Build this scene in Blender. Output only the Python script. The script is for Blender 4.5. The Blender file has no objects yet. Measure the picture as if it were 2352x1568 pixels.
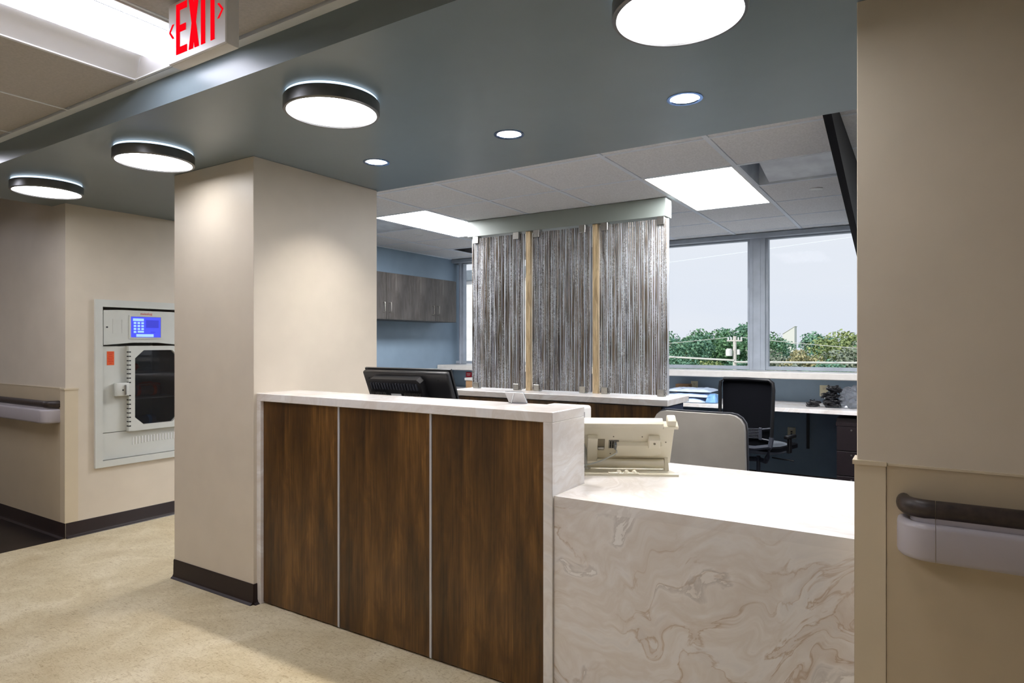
import bpy, bmesh, math, random
from mathutils import Vector, Matrix, noise
random.seed(7)
C = bpy.context.scene.collection
S = bpy.context.scene
PI = math.pi
# ------------------------------------------------------------------ camera
YAW, EYE, F = .5654, 1.355, 1481.0
cam = bpy.data.cameras.new('camera'); co = bpy.data.objects.new('camera', cam); C.objects.link(co)
co.location = (0, 0, EYE); co.rotation_euler = (PI/2, 0, YAW)
cam.sensor_width = 36; cam.lens = F/2352*36; cam.shift_y = 4.8/2352; cam.clip_end = 900; cam.clip_start = .05
S.camera = co
S.view_settings.view_transform = 'Standard'; S.view_settings.look = 'None'
S.view_settings.exposure = 0.0; S.view_settings.gamma = 1; S.view_settings.use_curve_mapping = False
# ------------------------------------------------------------------ sky and sun
w = bpy.data.worlds.new('sky'); S.world = w; w.use_nodes = True
nt = w.node_tree; bg = nt.nodes['Background']
tc = nt.nodes.new('ShaderNodeTexCoord'); sp = nt.nodes.new('ShaderNodeSeparateXYZ'); rp = nt.nodes.new('ShaderNodeValToRGB')
nz = nt.nodes.new('ShaderNodeTexNoise'); nz.inputs['Scale'].default_value = 3; nz.inputs['Detail'].default_value = 4
mp = nt.nodes.new('ShaderNodeMapping'); mp.inputs['Scale'].default_value = (1, 1, 6)
mx = nt.nodes.new('ShaderNodeMix'); mx.data_type = 'RGBA'; mx.inputs[7].default_value = (.80, .82, .86, 1)
nt.links.new(tc.outputs['Generated'], sp.inputs[0]); nt.links.new(sp.outputs['Z'], rp.inputs[0])
rp.color_ramp.elements[0].color = (.74, .78, .86, 1); rp.color_ramp.elements[0].position = 0
rp.color_ramp.elements[1].color = (.50, .64, .90, 1); rp.color_ramp.elements[1].position = .9
e = rp.color_ramp.elements.new(.2); e.color = (.78, .81, .86, 1)
nt.links.new(tc.outputs['Generated'], mp.inputs[0]); nt.links.new(mp.outputs[0], nz.inputs['Vector'])
mr = nt.nodes.new('ShaderNodeMapRange'); mr.inputs[1].default_value = .45; mr.inputs[2].default_value = .75; mr.inputs[4].default_value = .6
nt.links.new(nz.outputs[0], mr.inputs[0]); nt.links.new(mr.outputs[0], mx.inputs[0]); nt.links.new(rp.outputs[0], mx.inputs[6])
nt.links.new(mx.outputs[2], bg.inputs[0]); bg.inputs[1].default_value = 1.06
sun = bpy.data.lights.new('sun', 'SUN'); sun.energy = 3.0; sun.angle = .03; sun.color = (1, .95, .85)
so = bpy.data.objects.new('sun', sun); C.objects.link(so); so.rotation_euler = (math.radians(52), 0, math.radians(-25))
ROUND_E, PANEL_E, DOWN_E, TROF_E = 14.5, 40.0, 1500.0, 14.0
S.cycles.diffuse_bounces = 8; S.cycles.max_bounces = 14; S.cycles.transparent_max_bounces = 24
S.cycles.sample_clamp_indirect = 6.0

# ------------------------------------------------------------------ materials
def lin(c):
    return tuple(((v/255)/12.92 if v/255 <= .04045 else ((v/255+.055)/1.055)**2.4) for v in c)+(1,)
MATS = {}
class N:
    def __init__(s, name, col=(200, 200, 200), rough=.5, metal=0, spec=None, coat=0):
        m = bpy.data.materials.new(name); m.use_nodes = True; s.m = m; s.t = m.node_tree
        s.b = s.t.nodes['Principled BSDF']; s.out = s.t.nodes['Material Output']
        s.b.inputs['Base Color'].default_value = lin(col); s.b.inputs['Roughness'].default_value = rough
        s.b.inputs['Metallic'].default_value = metal
        if spec is not None: s.b.inputs['Specular IOR Level'].default_value = spec
        if coat: s.b.inputs['Coat Weight'].default_value = coat; s.b.inputs['Coat Roughness'].default_value = .17
    def node(s, t, **k):
        n = s.t.nodes.new('ShaderNode'+t)
        for a, v in k.items(): setattr(n, a, v)
        return n
    def lk(s, a, b): s.t.links.new(a, b)
    def co(s, scale=(1, 1, 1), rot=(0, 0, 0)):
        t = s.node('TexCoord'); m = s.node('Mapping'); m.inputs['Scale'].default_value = scale; m.inputs['Rotation'].default_value = rot
        s.lk(t.outputs['Object'], m.inputs[0]); return m.outputs[0]
    def noise(s, vec, scale, detail=4, rough=.5, dist=0):
        n = s.node('TexNoise'); n.inputs['Scale'].default_value = scale; n.inputs['Detail'].default_value = detail
        n.inputs['Roughness'].default_value = rough; n.inputs['Distortion'].default_value = dist
        s.lk(vec, n.inputs['Vector']); return n.outputs[0]
    def ramp(s, fac, stops):
        r = s.node('ValToRGB'); el = r.color_ramp.elements
        while len(el) < len(stops): el.new(.5)
        for e, (p, c) in zip(el, stops): e.position = p; e.color = lin(c) if len(c) == 3 else c
        s.lk(fac, r.inputs[0]); return r.outputs[0]
    def mix(s, fac, a, b, mode='MIX'):
        n = s.node('Mix', data_type='RGBA', blend_type=mode)
        if hasattr(fac, 'links'): s.lk(fac, n.inputs[0])
        else: n.inputs[0].default_value = fac
        for v, i in ((a, 6), (b, 7)):
            if hasattr(v, 'links'): s.lk(v, n.inputs[i])
            else: n.inputs[i].default_value = lin(v)
        return n.outputs[2]
    def base(s, c): s.lk(c, s.b.inputs['Base Color'])
    def bump(s, h, st=.2, d=.002):
        n = s.node('Bump'); n.inputs['Strength'].default_value = st; n.inputs['Distance'].default_value = d
        s.lk(h, n.inputs['Height']); s.lk(n.outputs[0], s.b.inputs['Normal'])
def simple(name, col, rough=.5, metal=0, var=.06, scale=6, bump=0, bscale=400, **k):
    n = N(name, col, rough, metal, **k)
    f = n.noise(n.co(), scale, 3)
    a = tuple(max(0, v*(1-var)) for v in col); b = tuple(min(255, v*(1+var)) for v in col)
    n.base(n.ramp(f, [(.3, a), (.7, b)]))
    if bump: n.bump(n.noise(n.co(), bscale, 2), bump, .001)
    MATS[name] = n.m; return n.m
def emit(name, col, st):
    n = N(name, col); n.b.inputs['Emission Color'].default_value = lin(col); n.b.inputs['Emission Strength'].default_value = st
    MATS[name] = n.m; return n.m
M_cream = simple('cream_wall_paint', (214, 203, 186), .42, var=.012, bump=.12, bscale=260)
M_guard = simple('cream_guard_plastic', (212, 198, 172), .38, var=.01)
M_wain = simple('tan_wall_sheet', (196, 180, 152), .42, var=.012, bump=.1, bscale=300)
M_blue = simple('blue_wall_paint', (128, 148, 165), .5, var=.02, bump=.1, bscale=260)
M_soff = simple('slate_soffit_paint', (114, 127, 132), .32, var=.012, bump=.05, bscale=200)
M_head = simple('grey_green_header_paint', (122, 129, 124), .45, var=.012)
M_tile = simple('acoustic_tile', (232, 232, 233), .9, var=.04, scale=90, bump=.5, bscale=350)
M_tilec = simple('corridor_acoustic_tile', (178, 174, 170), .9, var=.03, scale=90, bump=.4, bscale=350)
M_grid = simple('white_grid_metal', (232, 238, 246), .6, var=.01)
M_dark = simple('plenum_dark', (24, 24, 26), .9)
M_base = simple('dark_brown_rubber', (32, 17, 15), .42, var=.06)
M_white = simple('white_enamel', (226, 226, 226), .3, var=.01)
M_bag = simple('white_plastic_film', (198, 214, 235), .18, var=.05, scale=20)
M_bagblue = simple('blue_plastic_film', (120, 165, 215), .18, var=.1, scale=20)
M_steel = simple('brushed_steel', (170, 168, 162), .3, 1, var=.05, scale=60)
M_strip = simple('satin_aluminium_strip', (198, 198, 204), .35, .2, var=.02)
M_ring = simple('gunmetal_ring', (128, 128, 128), .36, .9, var=.08, scale=12)
M_chrome = simple('bluish_chrome', (120, 150, 190), .12, 1, var=.03)
M_black = simple('black_plastic', (22, 22, 24), .35, var=.1)
M_mesh = simple('black_mesh_fabric', (9, 10, 15), .85, spec=.1, var=.2, scale=300, bump=.5, bscale=900)
M_greyp = simple('charcoal_plastic', (52, 55, 64), .4, var=.05)
M_seat = simple('grey_seat_shell', (120, 126, 134), .5, var=.04)
M_chair = simple('taupe_vinyl', (158, 154, 148), .5, var=.03, bump=.15, bscale=300)
M_rail = simple('espresso_rail', (52, 42, 38), .4, var=.2, scale=50)
M_bump = simple('lavender_grey_bumper', (176, 170, 174), .32, var=.012)
M_phone = simple('ivory_plastic', (226, 219, 198), .35, var=.02)
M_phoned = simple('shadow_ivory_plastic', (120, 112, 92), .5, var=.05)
M_station = simple('pale_grey_enamel', (206, 208, 202), .35, var=.015)
M_alu = simple('window_aluminium', (158, 166, 176), .5, 0, var=.05, scale=8)
M_orange = simple('orange_sticker', (226, 92, 34), .5, var=.03)
M_blk = simple('black_ink', (20, 16, 16), .6)
M_redink = simple('red_ink', (200, 40, 30), .6)
M_sill = simple('pale_stone_sill', (206, 202, 196), .3, var=.02, scale=20)
M_card = simple('white_card', (238, 238, 238), .4, var=.01)
M_box = simple('brown_cardboard', (150, 118, 84), .8, var=.08, scale=14)
M_out = simple('ivory_outlet', (214, 208, 178), .4, var=.02)
M_espr = simple('espresso_laminate', (27, 19, 22), .4, var=.2, scale=30)
M_cable = simple('black_cable', (14, 14, 18), .3, var=.2)
M_conc = simple('white_concrete', (226, 224, 220), .8, var=.03)
M_greyc = simple('grey_concrete', (120, 130, 138), .8, var=.15, scale=3)
M_polew = simple('weathered_pole_wood', (205, 200, 192), .8, var=.08, scale=8)
M_wire = simple('pale_wire', (208, 206, 198), .6, var=.03)
M_wireb = simple('blue_grey_wire', (236, 243, 255), .6, var=.03)
M_grass = simple('rough_grass', (96, 118, 70), .95, var=.2, scale=.2)
M_bark = simple('tree_bark', (92, 78, 62), .9, var=.2)
M_fin = simple('black_laminate', (8, 7, 10), .6, var=.1, spec=.15)
M_lens = emit('round_lamp_lens', (252, 252, 255), ROUND_E)
M_halo = emit('round_lamp_uplight', (215, 236, 255), 1.5)
M_panel = emit('panel_lamp_lens', (252, 252, 255), PANEL_E)
M_down = emit('downlight_bulb', (255, 250, 246), DOWN_E)
M_troff = emit('troffer_lens', (240, 241, 255), TROF_E)
M_exit = emit('exit_red_glow', (255, 8, 26), .95)
M_exit.node_tree.nodes['Principled BSDF'].inputs['Specular IOR Level'].default_value = 0; M_exit.node_tree.nodes['Principled BSDF'].inputs['Base Color'].default_value = (.3, 0, 0, 1)
M_screen = emit('blue_screen', (60, 70, 225), .75)
M_screen2 = emit('pale_screen_key', (150, 190, 240), .8)
M_screen3 = emit('deep_screen_block', (44, 50, 190), .6)

def wood(name, dark, mid, light, rough, sc=1, coat=0):
    n = N(name, mid, rough, coat=coat)
    big = n.noise(n.co((4*sc, 4*sc, .55)), 2.2, 5, .55, .7)
    fine = n.noise(n.co((60*sc, 60*sc, 1.6)), 2.0, 6, .65, .3)
    fig = n.noise(n.co((14*sc, 14*sc, 3)), 1.2, 4, .6, 1.2)
    c1 = n.ramp(big, [(.32, dark), (.5, mid), (.68, light)])
    c2 = n.ramp(fine, [(.3, (176, 168, 158)), (.65, (255, 252, 246))])
    c3 = n.ramp(fig, [(.35, (190, 180, 170)), (.6, (255, 255, 255))])
    n.base(n.mix(.8, n.mix(1.0, c1, c2, 'MULTIPLY'), c3, 'MULTIPLY'))
    n.bump(fine, .06, .0006)
    r = n.node('MapRange'); r.inputs[3].default_value = rough-.06; r.inputs[4].default_value = rough+.08
    n.lk(fine, r.inputs[0]); n.lk(r.outputs[0], n.b.inputs['Roughness'])
    return n.m
M_wood = wood('walnut_laminate', (66, 43, 16), (102, 70, 29), (134, 96, 46), .36)
M_greyw = wood('smoky_oak_laminate', (60, 58, 59), (76, 74, 74), (94, 91, 90), .38)
M_post = wood('pale_maple', (226, 206, 166), (236, 216, 178), (242, 224, 190), .45)

def marble(name, veins=1.0, rough=.22):
    n = N(name, (220, 214, 206), rough, coat=.65)
    v = n.co((1, 1, 1), (0, math.radians(24), 0))
    w1 = n.node('TexNoise'); w1.inputs['Scale'].default_value = 1.5; w1.inputs['Detail'].default_value = 3; w1.inputs['Distortion'].default_value = .9
    n.lk(v, w1.inputs['Vector'])
    sub = n.node('VectorMath', operation='SUBTRACT'); sub.inputs[1].default_value = (.5, .5, .5); n.lk(w1.outputs['Color'], sub.inputs[0])
    sc = n.node('VectorMath', operation='SCALE'); sc.inputs['Scale'].default_value = .85; n.lk(sub.outputs[0], sc.inputs[0])
    ad = n.node('VectorMath', operation='ADD'); n.lk(v, ad.inputs[0]); n.lk(sc.outputs[0], ad.inputs[1])
    mp = n.node('Mapping'); mp.inputs['Scale'].default_value = (1.2, 1.2, 3.7); n.lk(ad.outputs[0], mp.inputs[0])
    a = n.noise(mp.outputs[0], 1.7, 7, .58, .15)
    mp2 = n.node('Mapping'); mp2.inputs['Scale'].default_value = (1.1, 1.1, 3.6); mp2.inputs['Location'].default_value = (3, 5, 1); n.lk(ad.outputs[0], mp2.inputs[0])
    b = n.noise(mp2.outputs[0], 1.6, 6, .55, .6)
    base = n.ramp(a, [(.30, (222, 220, 220)), (.43, (237, 234, 232)), (.52, (226, 219, 213)), (.6, (238, 234, 231)), (.7, (248, 247, 246))])
    tan = n.ramp(b, [(.47, (0, 0, 0)), (.497, (250, 250, 250)), (.503, (150, 150, 150)), (.60, (0, 0, 0))])
    tan2 = n.ramp(a, [(.60, (0, 0, 0)), (.640, (255, 255, 255)), (.646, (0, 0, 0))])
    gate = n.ramp(n.noise(v, 2.3, 2), [(.42, (0, 0, 0)), (.62, (255, 255, 255))])
    f1 = n.node('Math', operation='MULTIPLY'); n.lk(tan, f1.inputs[0]); n.lk(gate, f1.inputs[1])
    f1b = n.node('Math', operation='MULTIPLY'); n.lk(f1.outputs[0], f1b.inputs[0]); f1b.inputs[1].default_value = .85*veins
    f2 = n.node('Math', operation='MULTIPLY'); n.lk(tan2, f2.inputs[0]); f2.inputs[1].default_value = .5*veins
    c = n.mix(f1b.outputs[0], base, (184, 158, 132)); c = n.mix(f2.outputs[0], c, (170, 162, 158))
    n.base(c); return n.m
M_marble = marble('swirled_solid_surface', 1.0, .3)
M_slab = marble('pale_solid_surface', .3, .26)

n = N('marbled_linoleum', (214, 196, 160), .36)
a = n.noise(n.co((1, 1, 1)), 3.2, 6, .6, .8); b = n.noise(n.co((9, 30, 1), (0, 0, .6)), 3, 8, .7, 1.5); c_ = n.noise(n.co((34, 12, 1), (0, 0, .3)), 2.4, 6, .7, 1.8)
c1 = n.ramp(a, [(.3, (200, 184, 150)), (.5, (216, 203, 172)), (.68, (230, 219, 192))])
c2 = n.ramp(b, [(.3, (196, 180, 152)), (.48, (248, 245, 238)), (.7, (255, 255, 255))])
c3 = n.ramp(c_, [(.3, (192, 176, 150)), (.45, (255, 255, 255))])
n.base(n.mix(.9, n.mix(.9, c1, c2, 'MULTIPLY'), c3, 'MULTIPLY')); n.bump(a, .02); M_floor = n.m
n = N('dark_brown_linoleum', (40, 26, 24), .35)
n.base(n.ramp(n.noise(n.co(), 5, 6, .6, 1), [(.3, (15, 10, 10)), (.7, (36, 25, 23))])); M_floord = n.m
M_carpet = simple('navy_carpet', (34, 36, 46), .95, var=.25, scale=200, bump=.6, bscale=500)

def glassy(name, tint=(.96, .98, 1, 1), refl=1.0, milky=0.0, rough=.02):
    n = N(name); t = n.t; t.nodes.remove(n.b)
    tr = n.node('BsdfTransparent'); tr.inputs[0].default_value = tint
    gl = n.node('BsdfGlossy'); gl.inputs['Roughness'].default_value = rough
    fr = n.node('Fresnel'); fr.inputs[0].default_value = 1.45
    m = n.node('MixShader'); src = tr.outputs[0]
    if milky:
        tl = n.node('BsdfTranslucent'); tl.inputs[0].default_value = (.9, .92, .95, 1)
        m0 = n.node('MixShader'); m0.inputs[0].default_value = milky; n.lk(src, m0.inputs[1]); n.lk(tl.outputs[0], m0.inputs[2]); src = m0.outputs[0]
    fm = n.node('Math', operation='MULTIPLY'); fm.inputs[1].default_value = refl; n.lk(fr.outputs[0], fm.inputs[0]); n.lk(fm.outputs[0], m.inputs[0]); n.lk(src, m.inputs[1]); n.lk(gl.outputs[0], m.inputs[2]); n.lk(m.outputs[0], n.out.inputs[0])
    return n.m
M_glass = glassy('window_glass', (.98, .99, 1, 1), .02)
M_resin = glassy('clear_resin_sheet', (.96, .98, 1, 1), milky=.45, refl=.3)
M_smoke = glassy('smoked_glass', (.62, .63, .66, 1), milky=.13)
M_film = glassy('clear_plastic_bag', (.9, .93, .98, 1), milky=.4, rough=.15)

def reedmat(name, seed):
    n = N(name, (120, 110, 100), .45)
    a = n.noise(n.co((230, 230, 90)), 1, 3, .7, .3); b = n.noise(n.co((60, 60, 1.2)), 1, 3, .5, .2); g = n.noise(n.co((26, 26, 3.5)), 1, 3, .5)
    lo = n.ramp(b, [(.35, (40, 32, 26)), (.55, (82, 70, 56)), (.7, (118, 104, 88))])
    hi = n.ramp(a, [(.48, (0, 0, 0)), (.56, (255, 255, 255))])
    gg = n.ramp(g, [(.42, (10, 10, 10)), (.66, (255, 255, 255))])
    f = n.node('Math', operation='MULTIPLY'); n.lk(hi, f.inputs[0]); n.lk(gg, f.inputs[1])
    n.base(n.mix(f.outputs[0], lo, (196, 198, 200))); n.bump(a, .5, .002)
    return n.m
M_reed = reedmat('mottled_reed', 1)
n = N('bright_gap_strand', (246, 248, 252), .25); tl = n.node('BsdfTranslucent'); tl.inputs[0].default_value = (.95, .97, 1, 1)
ms = n.node('MixShader'); ms.inputs[0].default_value = .6; n.lk(n.b.outputs[0], ms.inputs[1]); n.lk(tl.outputs[0], ms.inputs[2]); n.lk(ms.outputs[0], n.out.inputs[0]); M_strand = n.m  # pale strands stand in for window light showing through the reed gaps
def leafmat(name, a, b):
    n = N(name, a, .7, spec=.2); g = n.node('NewGeometry'); r = n.ramp(g.outputs['Random Per Island'], [(0, a), (1, b)]); n.base(r)
    return n.m
LEAF = [leafmat('green_leaves', (78, 118, 84), (122, 160, 116)), leafmat('bluish_green_leaves', (86, 128, 108), (138, 176, 144)),
        leafmat('olive_leaves', (122, 142, 92), (172, 182, 122)), leafmat('tan_leaves', (150, 148, 108), (190, 180, 136)),
        leafmat('grey_green_leaves', (122, 134, 116), (164, 170, 150))]

# ------------------------------------------------------------------ mesh tools
class B:
    def __init__(s): s.bm = bmesh.new()
    def box(s, x0, x1, y0, y1, z0, z1, bev=0, seg=1, xf=None):
        r = bmesh.ops.create_cube(s.bm, size=1); v = r['verts']
        for p in v: p.co = Vector(((x0+x1)/2+p.co.x*(x1-x0), (y0+y1)/2+p.co.y*(y1-y0), (z0+z1)/2+p.co.z*(z1-z0)))
        if bev:
            ed = list({e for p in v for e in p.link_edges})
            r = bmesh.ops.bevel(s.bm, geom=ed, offset=bev, segments=seg, affect='EDGES', profile=.5); v = list({q for f in r['faces'] for q in f.verts} | {p for p in v if p.is_valid})
        if xf:
            for p in v: p.co = xf @ p.co
        return s
    def cyl(s, x, y, z0, z1, r, n=32, r2=None, axis='Z', caps=True, xf=None):
        r2 = r if r2 is None else r2
        res = bmesh.ops.create_cone(s.bm, cap_ends=caps, cap_tris=False, segments=n, radius1=r, radius2=r2, depth=abs(z1-z0))
        T = Matrix.Translation((x, y, (z0+z1)/2))
        for p in res['verts']:
            p.co = T @ p.co
            if xf: p.co = xf @ p.co
        return s
    def ring(s, x, y, z0, z1, ro, ri, n=48, xf=None):
        vs = []
        for i in range(n):
            a = 2*PI*i/n; c, q = math.cos(a), math.sin(a)
            vs.append([s.bm.verts.new((x+r*c, y+r*q, z)) for r, z in ((ro, z0), (ro, z1), (ri, z1), (ri, z0))])
        for i in range(n):
            a, b = vs[i], vs[(i+1) % n]
            for k in range(4): s.bm.faces.new((a[k], b[k], b[(k+1) % 4], a[(k+1) % 4]))
        if xf:
            for l in vs:
                for p in l: p.co = xf @ p.co
        return s
    def lathe(s, prof, x=0, y=0, n=32, xf=None):
        cols = []
        for i in range(n):
            a = 2*PI*i/n
            cols.append([s.bm.verts.new((x+r*math.cos(a), y+r*math.sin(a), z)) for r, z in prof])
        for i in range(n):
            a, b = cols[i], cols[(i+1) % n]
            for k in range(len(prof)-1): s.bm.faces.new((a[k], b[k], b[k+1], a[k+1]))
        if xf:
            for l in cols:
                for p in l: p.co = xf @ p.co
        return s
    def prism(s, pts, a, b, axis='Z', xf=None):
        def P(u, v, t): return {'Z': (u, v, t), 'Y': (u, t, v), 'X': (t, u, v)}[axis]
        lo = [s.bm.verts.new(P(u, v, a)) for u, v in pts]; hi = [s.bm.verts.new(P(u, v, b)) for u, v in pts]
        n = len(pts); s.bm.faces.new(lo); s.bm.faces.new(hi[::-1])
        for i in range(n): s.bm.faces.new((lo[i], hi[i], hi[(i+1) % n], lo[(i+1) % n]))
        if xf:
            for p in lo+hi: p.co = xf @ p.co
        return s
    def frame(s, o, i, a, b, axis='Z'):
        def P(u, v, t): return {'Z': (u, v, t), 'Y': (u, t, v), 'X': (t, u, v)}[axis]
        V = [[s.bm.verts.new(P(u, v, t)) for u, v in L] for t in (a, b) for L in (o, i)]
        n = len(o); ol, il, oh, ih = V
        for k in range(n):
            j = (k+1) % n
            for q in ((ol[k], ol[j], il[j], il[k]), (oh[k], ih[k], ih[j], oh[j]), (ol[k], oh[k], oh[j], ol[j]), (il[k], il[j], ih[j], ih[k])): s.bm.faces.new(q)
        return s
    def tube(s, pts, r, n=8, xf=None, rads=None):
        pts = [Vector(p) for p in pts]; L = []
        for i, p in enumerate(pts):
            t = (pts[min(i+1, len(pts)-1)]-pts[max(i-1, 0)]).normalized()
            u = t.cross(Vector((0, 0, 1))) if abs(t.z) < .9 else t.cross(Vector((1, 0, 0)))
            u.normalize(); v = t.cross(u); rr = rads[i] if rads else r
            L.append([s.bm.verts.new(p+u*rr*math.cos(2*PI*k/n)+v*rr*math.sin(2*PI*k/n)) for k in range(n)])
        for i in range(len(L)-1):
            for k in range(n): s.bm.faces.new((L[i][k], L[i+1][k], L[i+1][(k+1) % n], L[i][(k+1) % n]))
        s.bm.faces.new(L[0]); s.bm.faces.new(L[-1][::-1])
        if xf:
            for l in L:
                for p in l: p.co = xf @ p.co
        return s
    def sweep(s, prof, path):
        """profile (outward, z) swept along a level path of (x, y)"""
        pts = [Vector(p) for p in path]; L = []
        for i, p in enumerate(pts):
            t = (pts[min(i+1, len(pts)-1)]-pts[max(i-1, 0)]).normalized(); nrm = Vector((t.y, -t.x))
            L.append([s.bm.verts.new((p.x+nrm.x*a, p.y+nrm.y*a, z)) for a, z in prof])
        n = len(prof)
        for i in range(len(L)-1):
            for k in range(n): s.bm.faces.new((L[i][k], L[i+1][k], L[i+1][(k+1) % n], L[i][(k+1) % n]))
        s.bm.faces.new(L[0]); s.bm.faces.new(L[-1][::-1])
        return s
    def blob(s, x, y, z, rx, ry, rz, sub=3, amp=.2, fr=6, seed=0, flat=None, sq=1.0):
        r = bmesh.ops.create_icosphere(s.bm, subdivisions=sub, radius=1)
        for p in r['verts']:
            c = p.co.copy(); c = Vector([math.copysign(abs(q)**sq, q) for q in c])
            k = 1+amp*noise.noise(c*fr/2+Vector((seed, seed*2, 0)))+amp*.5*abs(noise.noise(c*fr+Vector((seed, 0, 9))))*2
            q = Vector((x+c.x*rx*k, y+c.y*ry*k, z+c.z*rz*k))
            if flat is not None: q.z = max(q.z, flat)
            p.co = q
        return s
def rnd(x0, x1, y0, y1, r, n=5, skip=()):
    out = []
    for (cx, cy, a0, k) in ((x1-r, y1-r, 0, 0), (x0+r, y1-r, 90, 1), (x0+r, y0+r, 180, 2), (x1-r, y0+r, 270, 3)):
        for i in range(n+1):
            a = math.radians(a0+90*i/n); out.append((cx+r*math.cos(a), cy+r*math.sin(a)))
    return out
def rootloc(p):
    v = Vector((0, 0, 0))
    while p: v += p.location; p = p.parent
    return v
def finish(name, b, mat, off):
    bm = b.bm
    bmesh.ops.recalc_face_normals(bm, faces=bm.faces)
    if off is not None and off.length: bmesh.ops.translate(bm, verts=bm.verts, vec=-off)
    for f in bm.faces: f.smooth = True
    for e in bm.edges:
        if len(e.link_faces) != 2 or e.calc_face_angle(0) > .55: e.smooth = False
    me = bpy.data.meshes.new(name); bm.to_mesh(me); bm.free(); me.materials.append(mat)
    o = bpy.data.objects.new(name, me); C.objects.link(o); return o
def part(name, b, mat, parent, local=False, label=None, kind=None):
    o = finish(name, b, mat, None if local else rootloc(parent)); o.parent = parent
    if label: o['label'] = label
    if kind: o['kind'] = kind
    return o
def thing(name, label, cat, loc=(0, 0, 0), rz=0, group=None):
    o = bpy.data.objects.new(name, None); C.objects.link(o); o.empty_display_size = .05
    o.location = loc; o.rotation_euler = (0, 0, rz); o['label'] = label; o['category'] = cat
    if group: o['group'] = group
    return o
def solo(name, b, mat, label, cat, loc, group=None, kind=None):
    o = finish(name, b, mat, Vector(loc)); o.location = loc; o['label'] = label; o['category'] = cat
    if group: o['group'] = group
    if kind: o['kind'] = kind
    return o
def struct(name, b, mat, loc=(0, 0, 0)):
    o = finish(name, b, mat, Vector(loc)); o.location = loc; o['kind'] = 'structure'; return o
def copy_tree(o, loc=None, parent=None, label=None):
    c = o.copy(); C.objects.link(c); c.parent = parent
    if loc is not None: c.location = loc
    if label: c['label'] = label
    for ch in list(o.children): copy_tree(ch, None, c)
    return c

# ================================================================== SETTING
SOF, CEI = 2.33, 2.44
struct('floor', B().box(-5.02, 3.6, -1.5, 2.62, -.12, 0), M_floor)
struct('floor', B().box(-9.6, -5.02, -1.5, 2.3, -.12, 0), M_floord)
struct('floor', B().box(-5.02, -2.93, 2.62, 3.2, -.12, 0), M_floor)
b = B().box(-2.93, 3.6, 2.62, 3.2, -.12, 0).box(-5.4, 3.6, 3.2, 6.95, -.12, 0); struct('floor', b, M_carpet)
# left wall with the recess of the carrier station
b = B().box(-9.6, -5.5, 2.12, 3.3, 0, 2.62).box(-5.5, -5.02, 2.12, 2.345, 0, 2.62).box(-5.5, -5.02, 2.975, 3.3, 0, 2.62)
b.box(-5.5, -5.02, 2.345, 2.975, 0, .5).box(-5.5, -5.02, 2.345, 2.975, 1.63, 2.62)
struct('wall_left', b, M_cream)
struct('wall_left', B().box(-5.4, -5.13, 3.3, 6.95, 0, 2.62), M_blue)
struct('wall_column', B().box(-3.66, -2.93, 2.11, 3.01, 0, SOF, .002), M_cream)
struct('wall_right', B().box(-.155, 3.6, 2.085, 2.235, 0, 2.62, .002), M_cream)
struct('wall_right', B().box(3.6, 3.75, -1.6, 7, 0, 2.62), M_blue)
struct('wall_near', B().box(-9.6, 3.6, -1.65, -1.5, 0, 2.62), M_cream)
struct('wall_end', B().box(-9.75, -9.6, -1.65, 3.3, 0, 2.62), M_cream)
b = B().box(-5.4, 3.6, 6.68, 6.86, 0, 1.055).box(-5.4, 3.6, 6.68, 6.86, 2.425, 2.62); struct('wall_window', b, M_blue)
struct('roof_slab', B().box(-9.9, 3.9, -1.8, 7.1, 2.72, 2.9), M_dark)
# baseboards: rubber with a cove toe
def baseb(name, path, side=1):
    pr = [(0, 0), (.024, 0), (.021, .004), (.012, .010), (.0065, .022), (.005, .10), (.003, .105), (0, .105)]
    struct(name, B().sweep([(a*side, z) for a, z in pr], path), M_base)
baseb('baseboard_left', [(-9.6, 2.12), (-5.02, 2.12)])
baseb('baseboard_left', [(-5.02, 2.122), (-5.02, 3.3)])
baseb('baseboard_column', [(-3.66, 2.11), (-2.925, 2.11)])
baseb('baseboard_column', [(-2.93, 2.105), (-2.93, 2.135)])
baseb('baseboard_right', [(-.155, 2.085), (3.6, 2.085)])
baseb('baseboard_window', [(-5.13, 6.68), (3.6, 6.68)])
# soffit with three recesses for the downlights
DL = [(-2.474, 2.538), (-1.623, 2.532), (-.795, 2.538)]
def face(b, pts): b.bm.faces.new([b.bm.verts.new(p) for p in pts])
b = B(); X0, X1, Y0, Y1 = -5.22, 3.6, 1.462, 3.035; cur = X0; R = .062; Q = .1
for cx, cy in DL:
    cols = [(cur, cx-Q)]
    face(b, [(cur, Y0, SOF), (cx-Q, Y0, SOF), (cx-Q, Y1, SOF), (cur, Y1, SOF)])
    face(b, [(cx-Q, Y0, SOF), (cx+Q, Y0, SOF), (cx+Q, cy-Q, SOF), (cx-Q, cy-Q, SOF)])
    face(b, [(cx-Q, cy+Q, SOF), (cx+Q, cy+Q, SOF), (cx+Q, Y1, SOF), (cx-Q, Y1, SOF)])
    nn = 32
    for i in range(nn):
        q = []
        for k in (i, i+1):
            a = 2*PI*k/nn; c, s_ = math.cos(a), math.sin(a); m = max(abs(c), abs(s_)); q.append(((cx+R*c, cy+R*s_, SOF), (cx+Q*c/m, cy+Q*s_/m, SOF)))
        face(b, [q[0][0], q[0][1], q[1][1], q[1][0]])
    cur = cx+Q
face(b, [(cur, Y0, SOF), (X1, Y0, SOF), (X1, Y1, SOF), (cur, Y1, SOF)])
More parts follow.
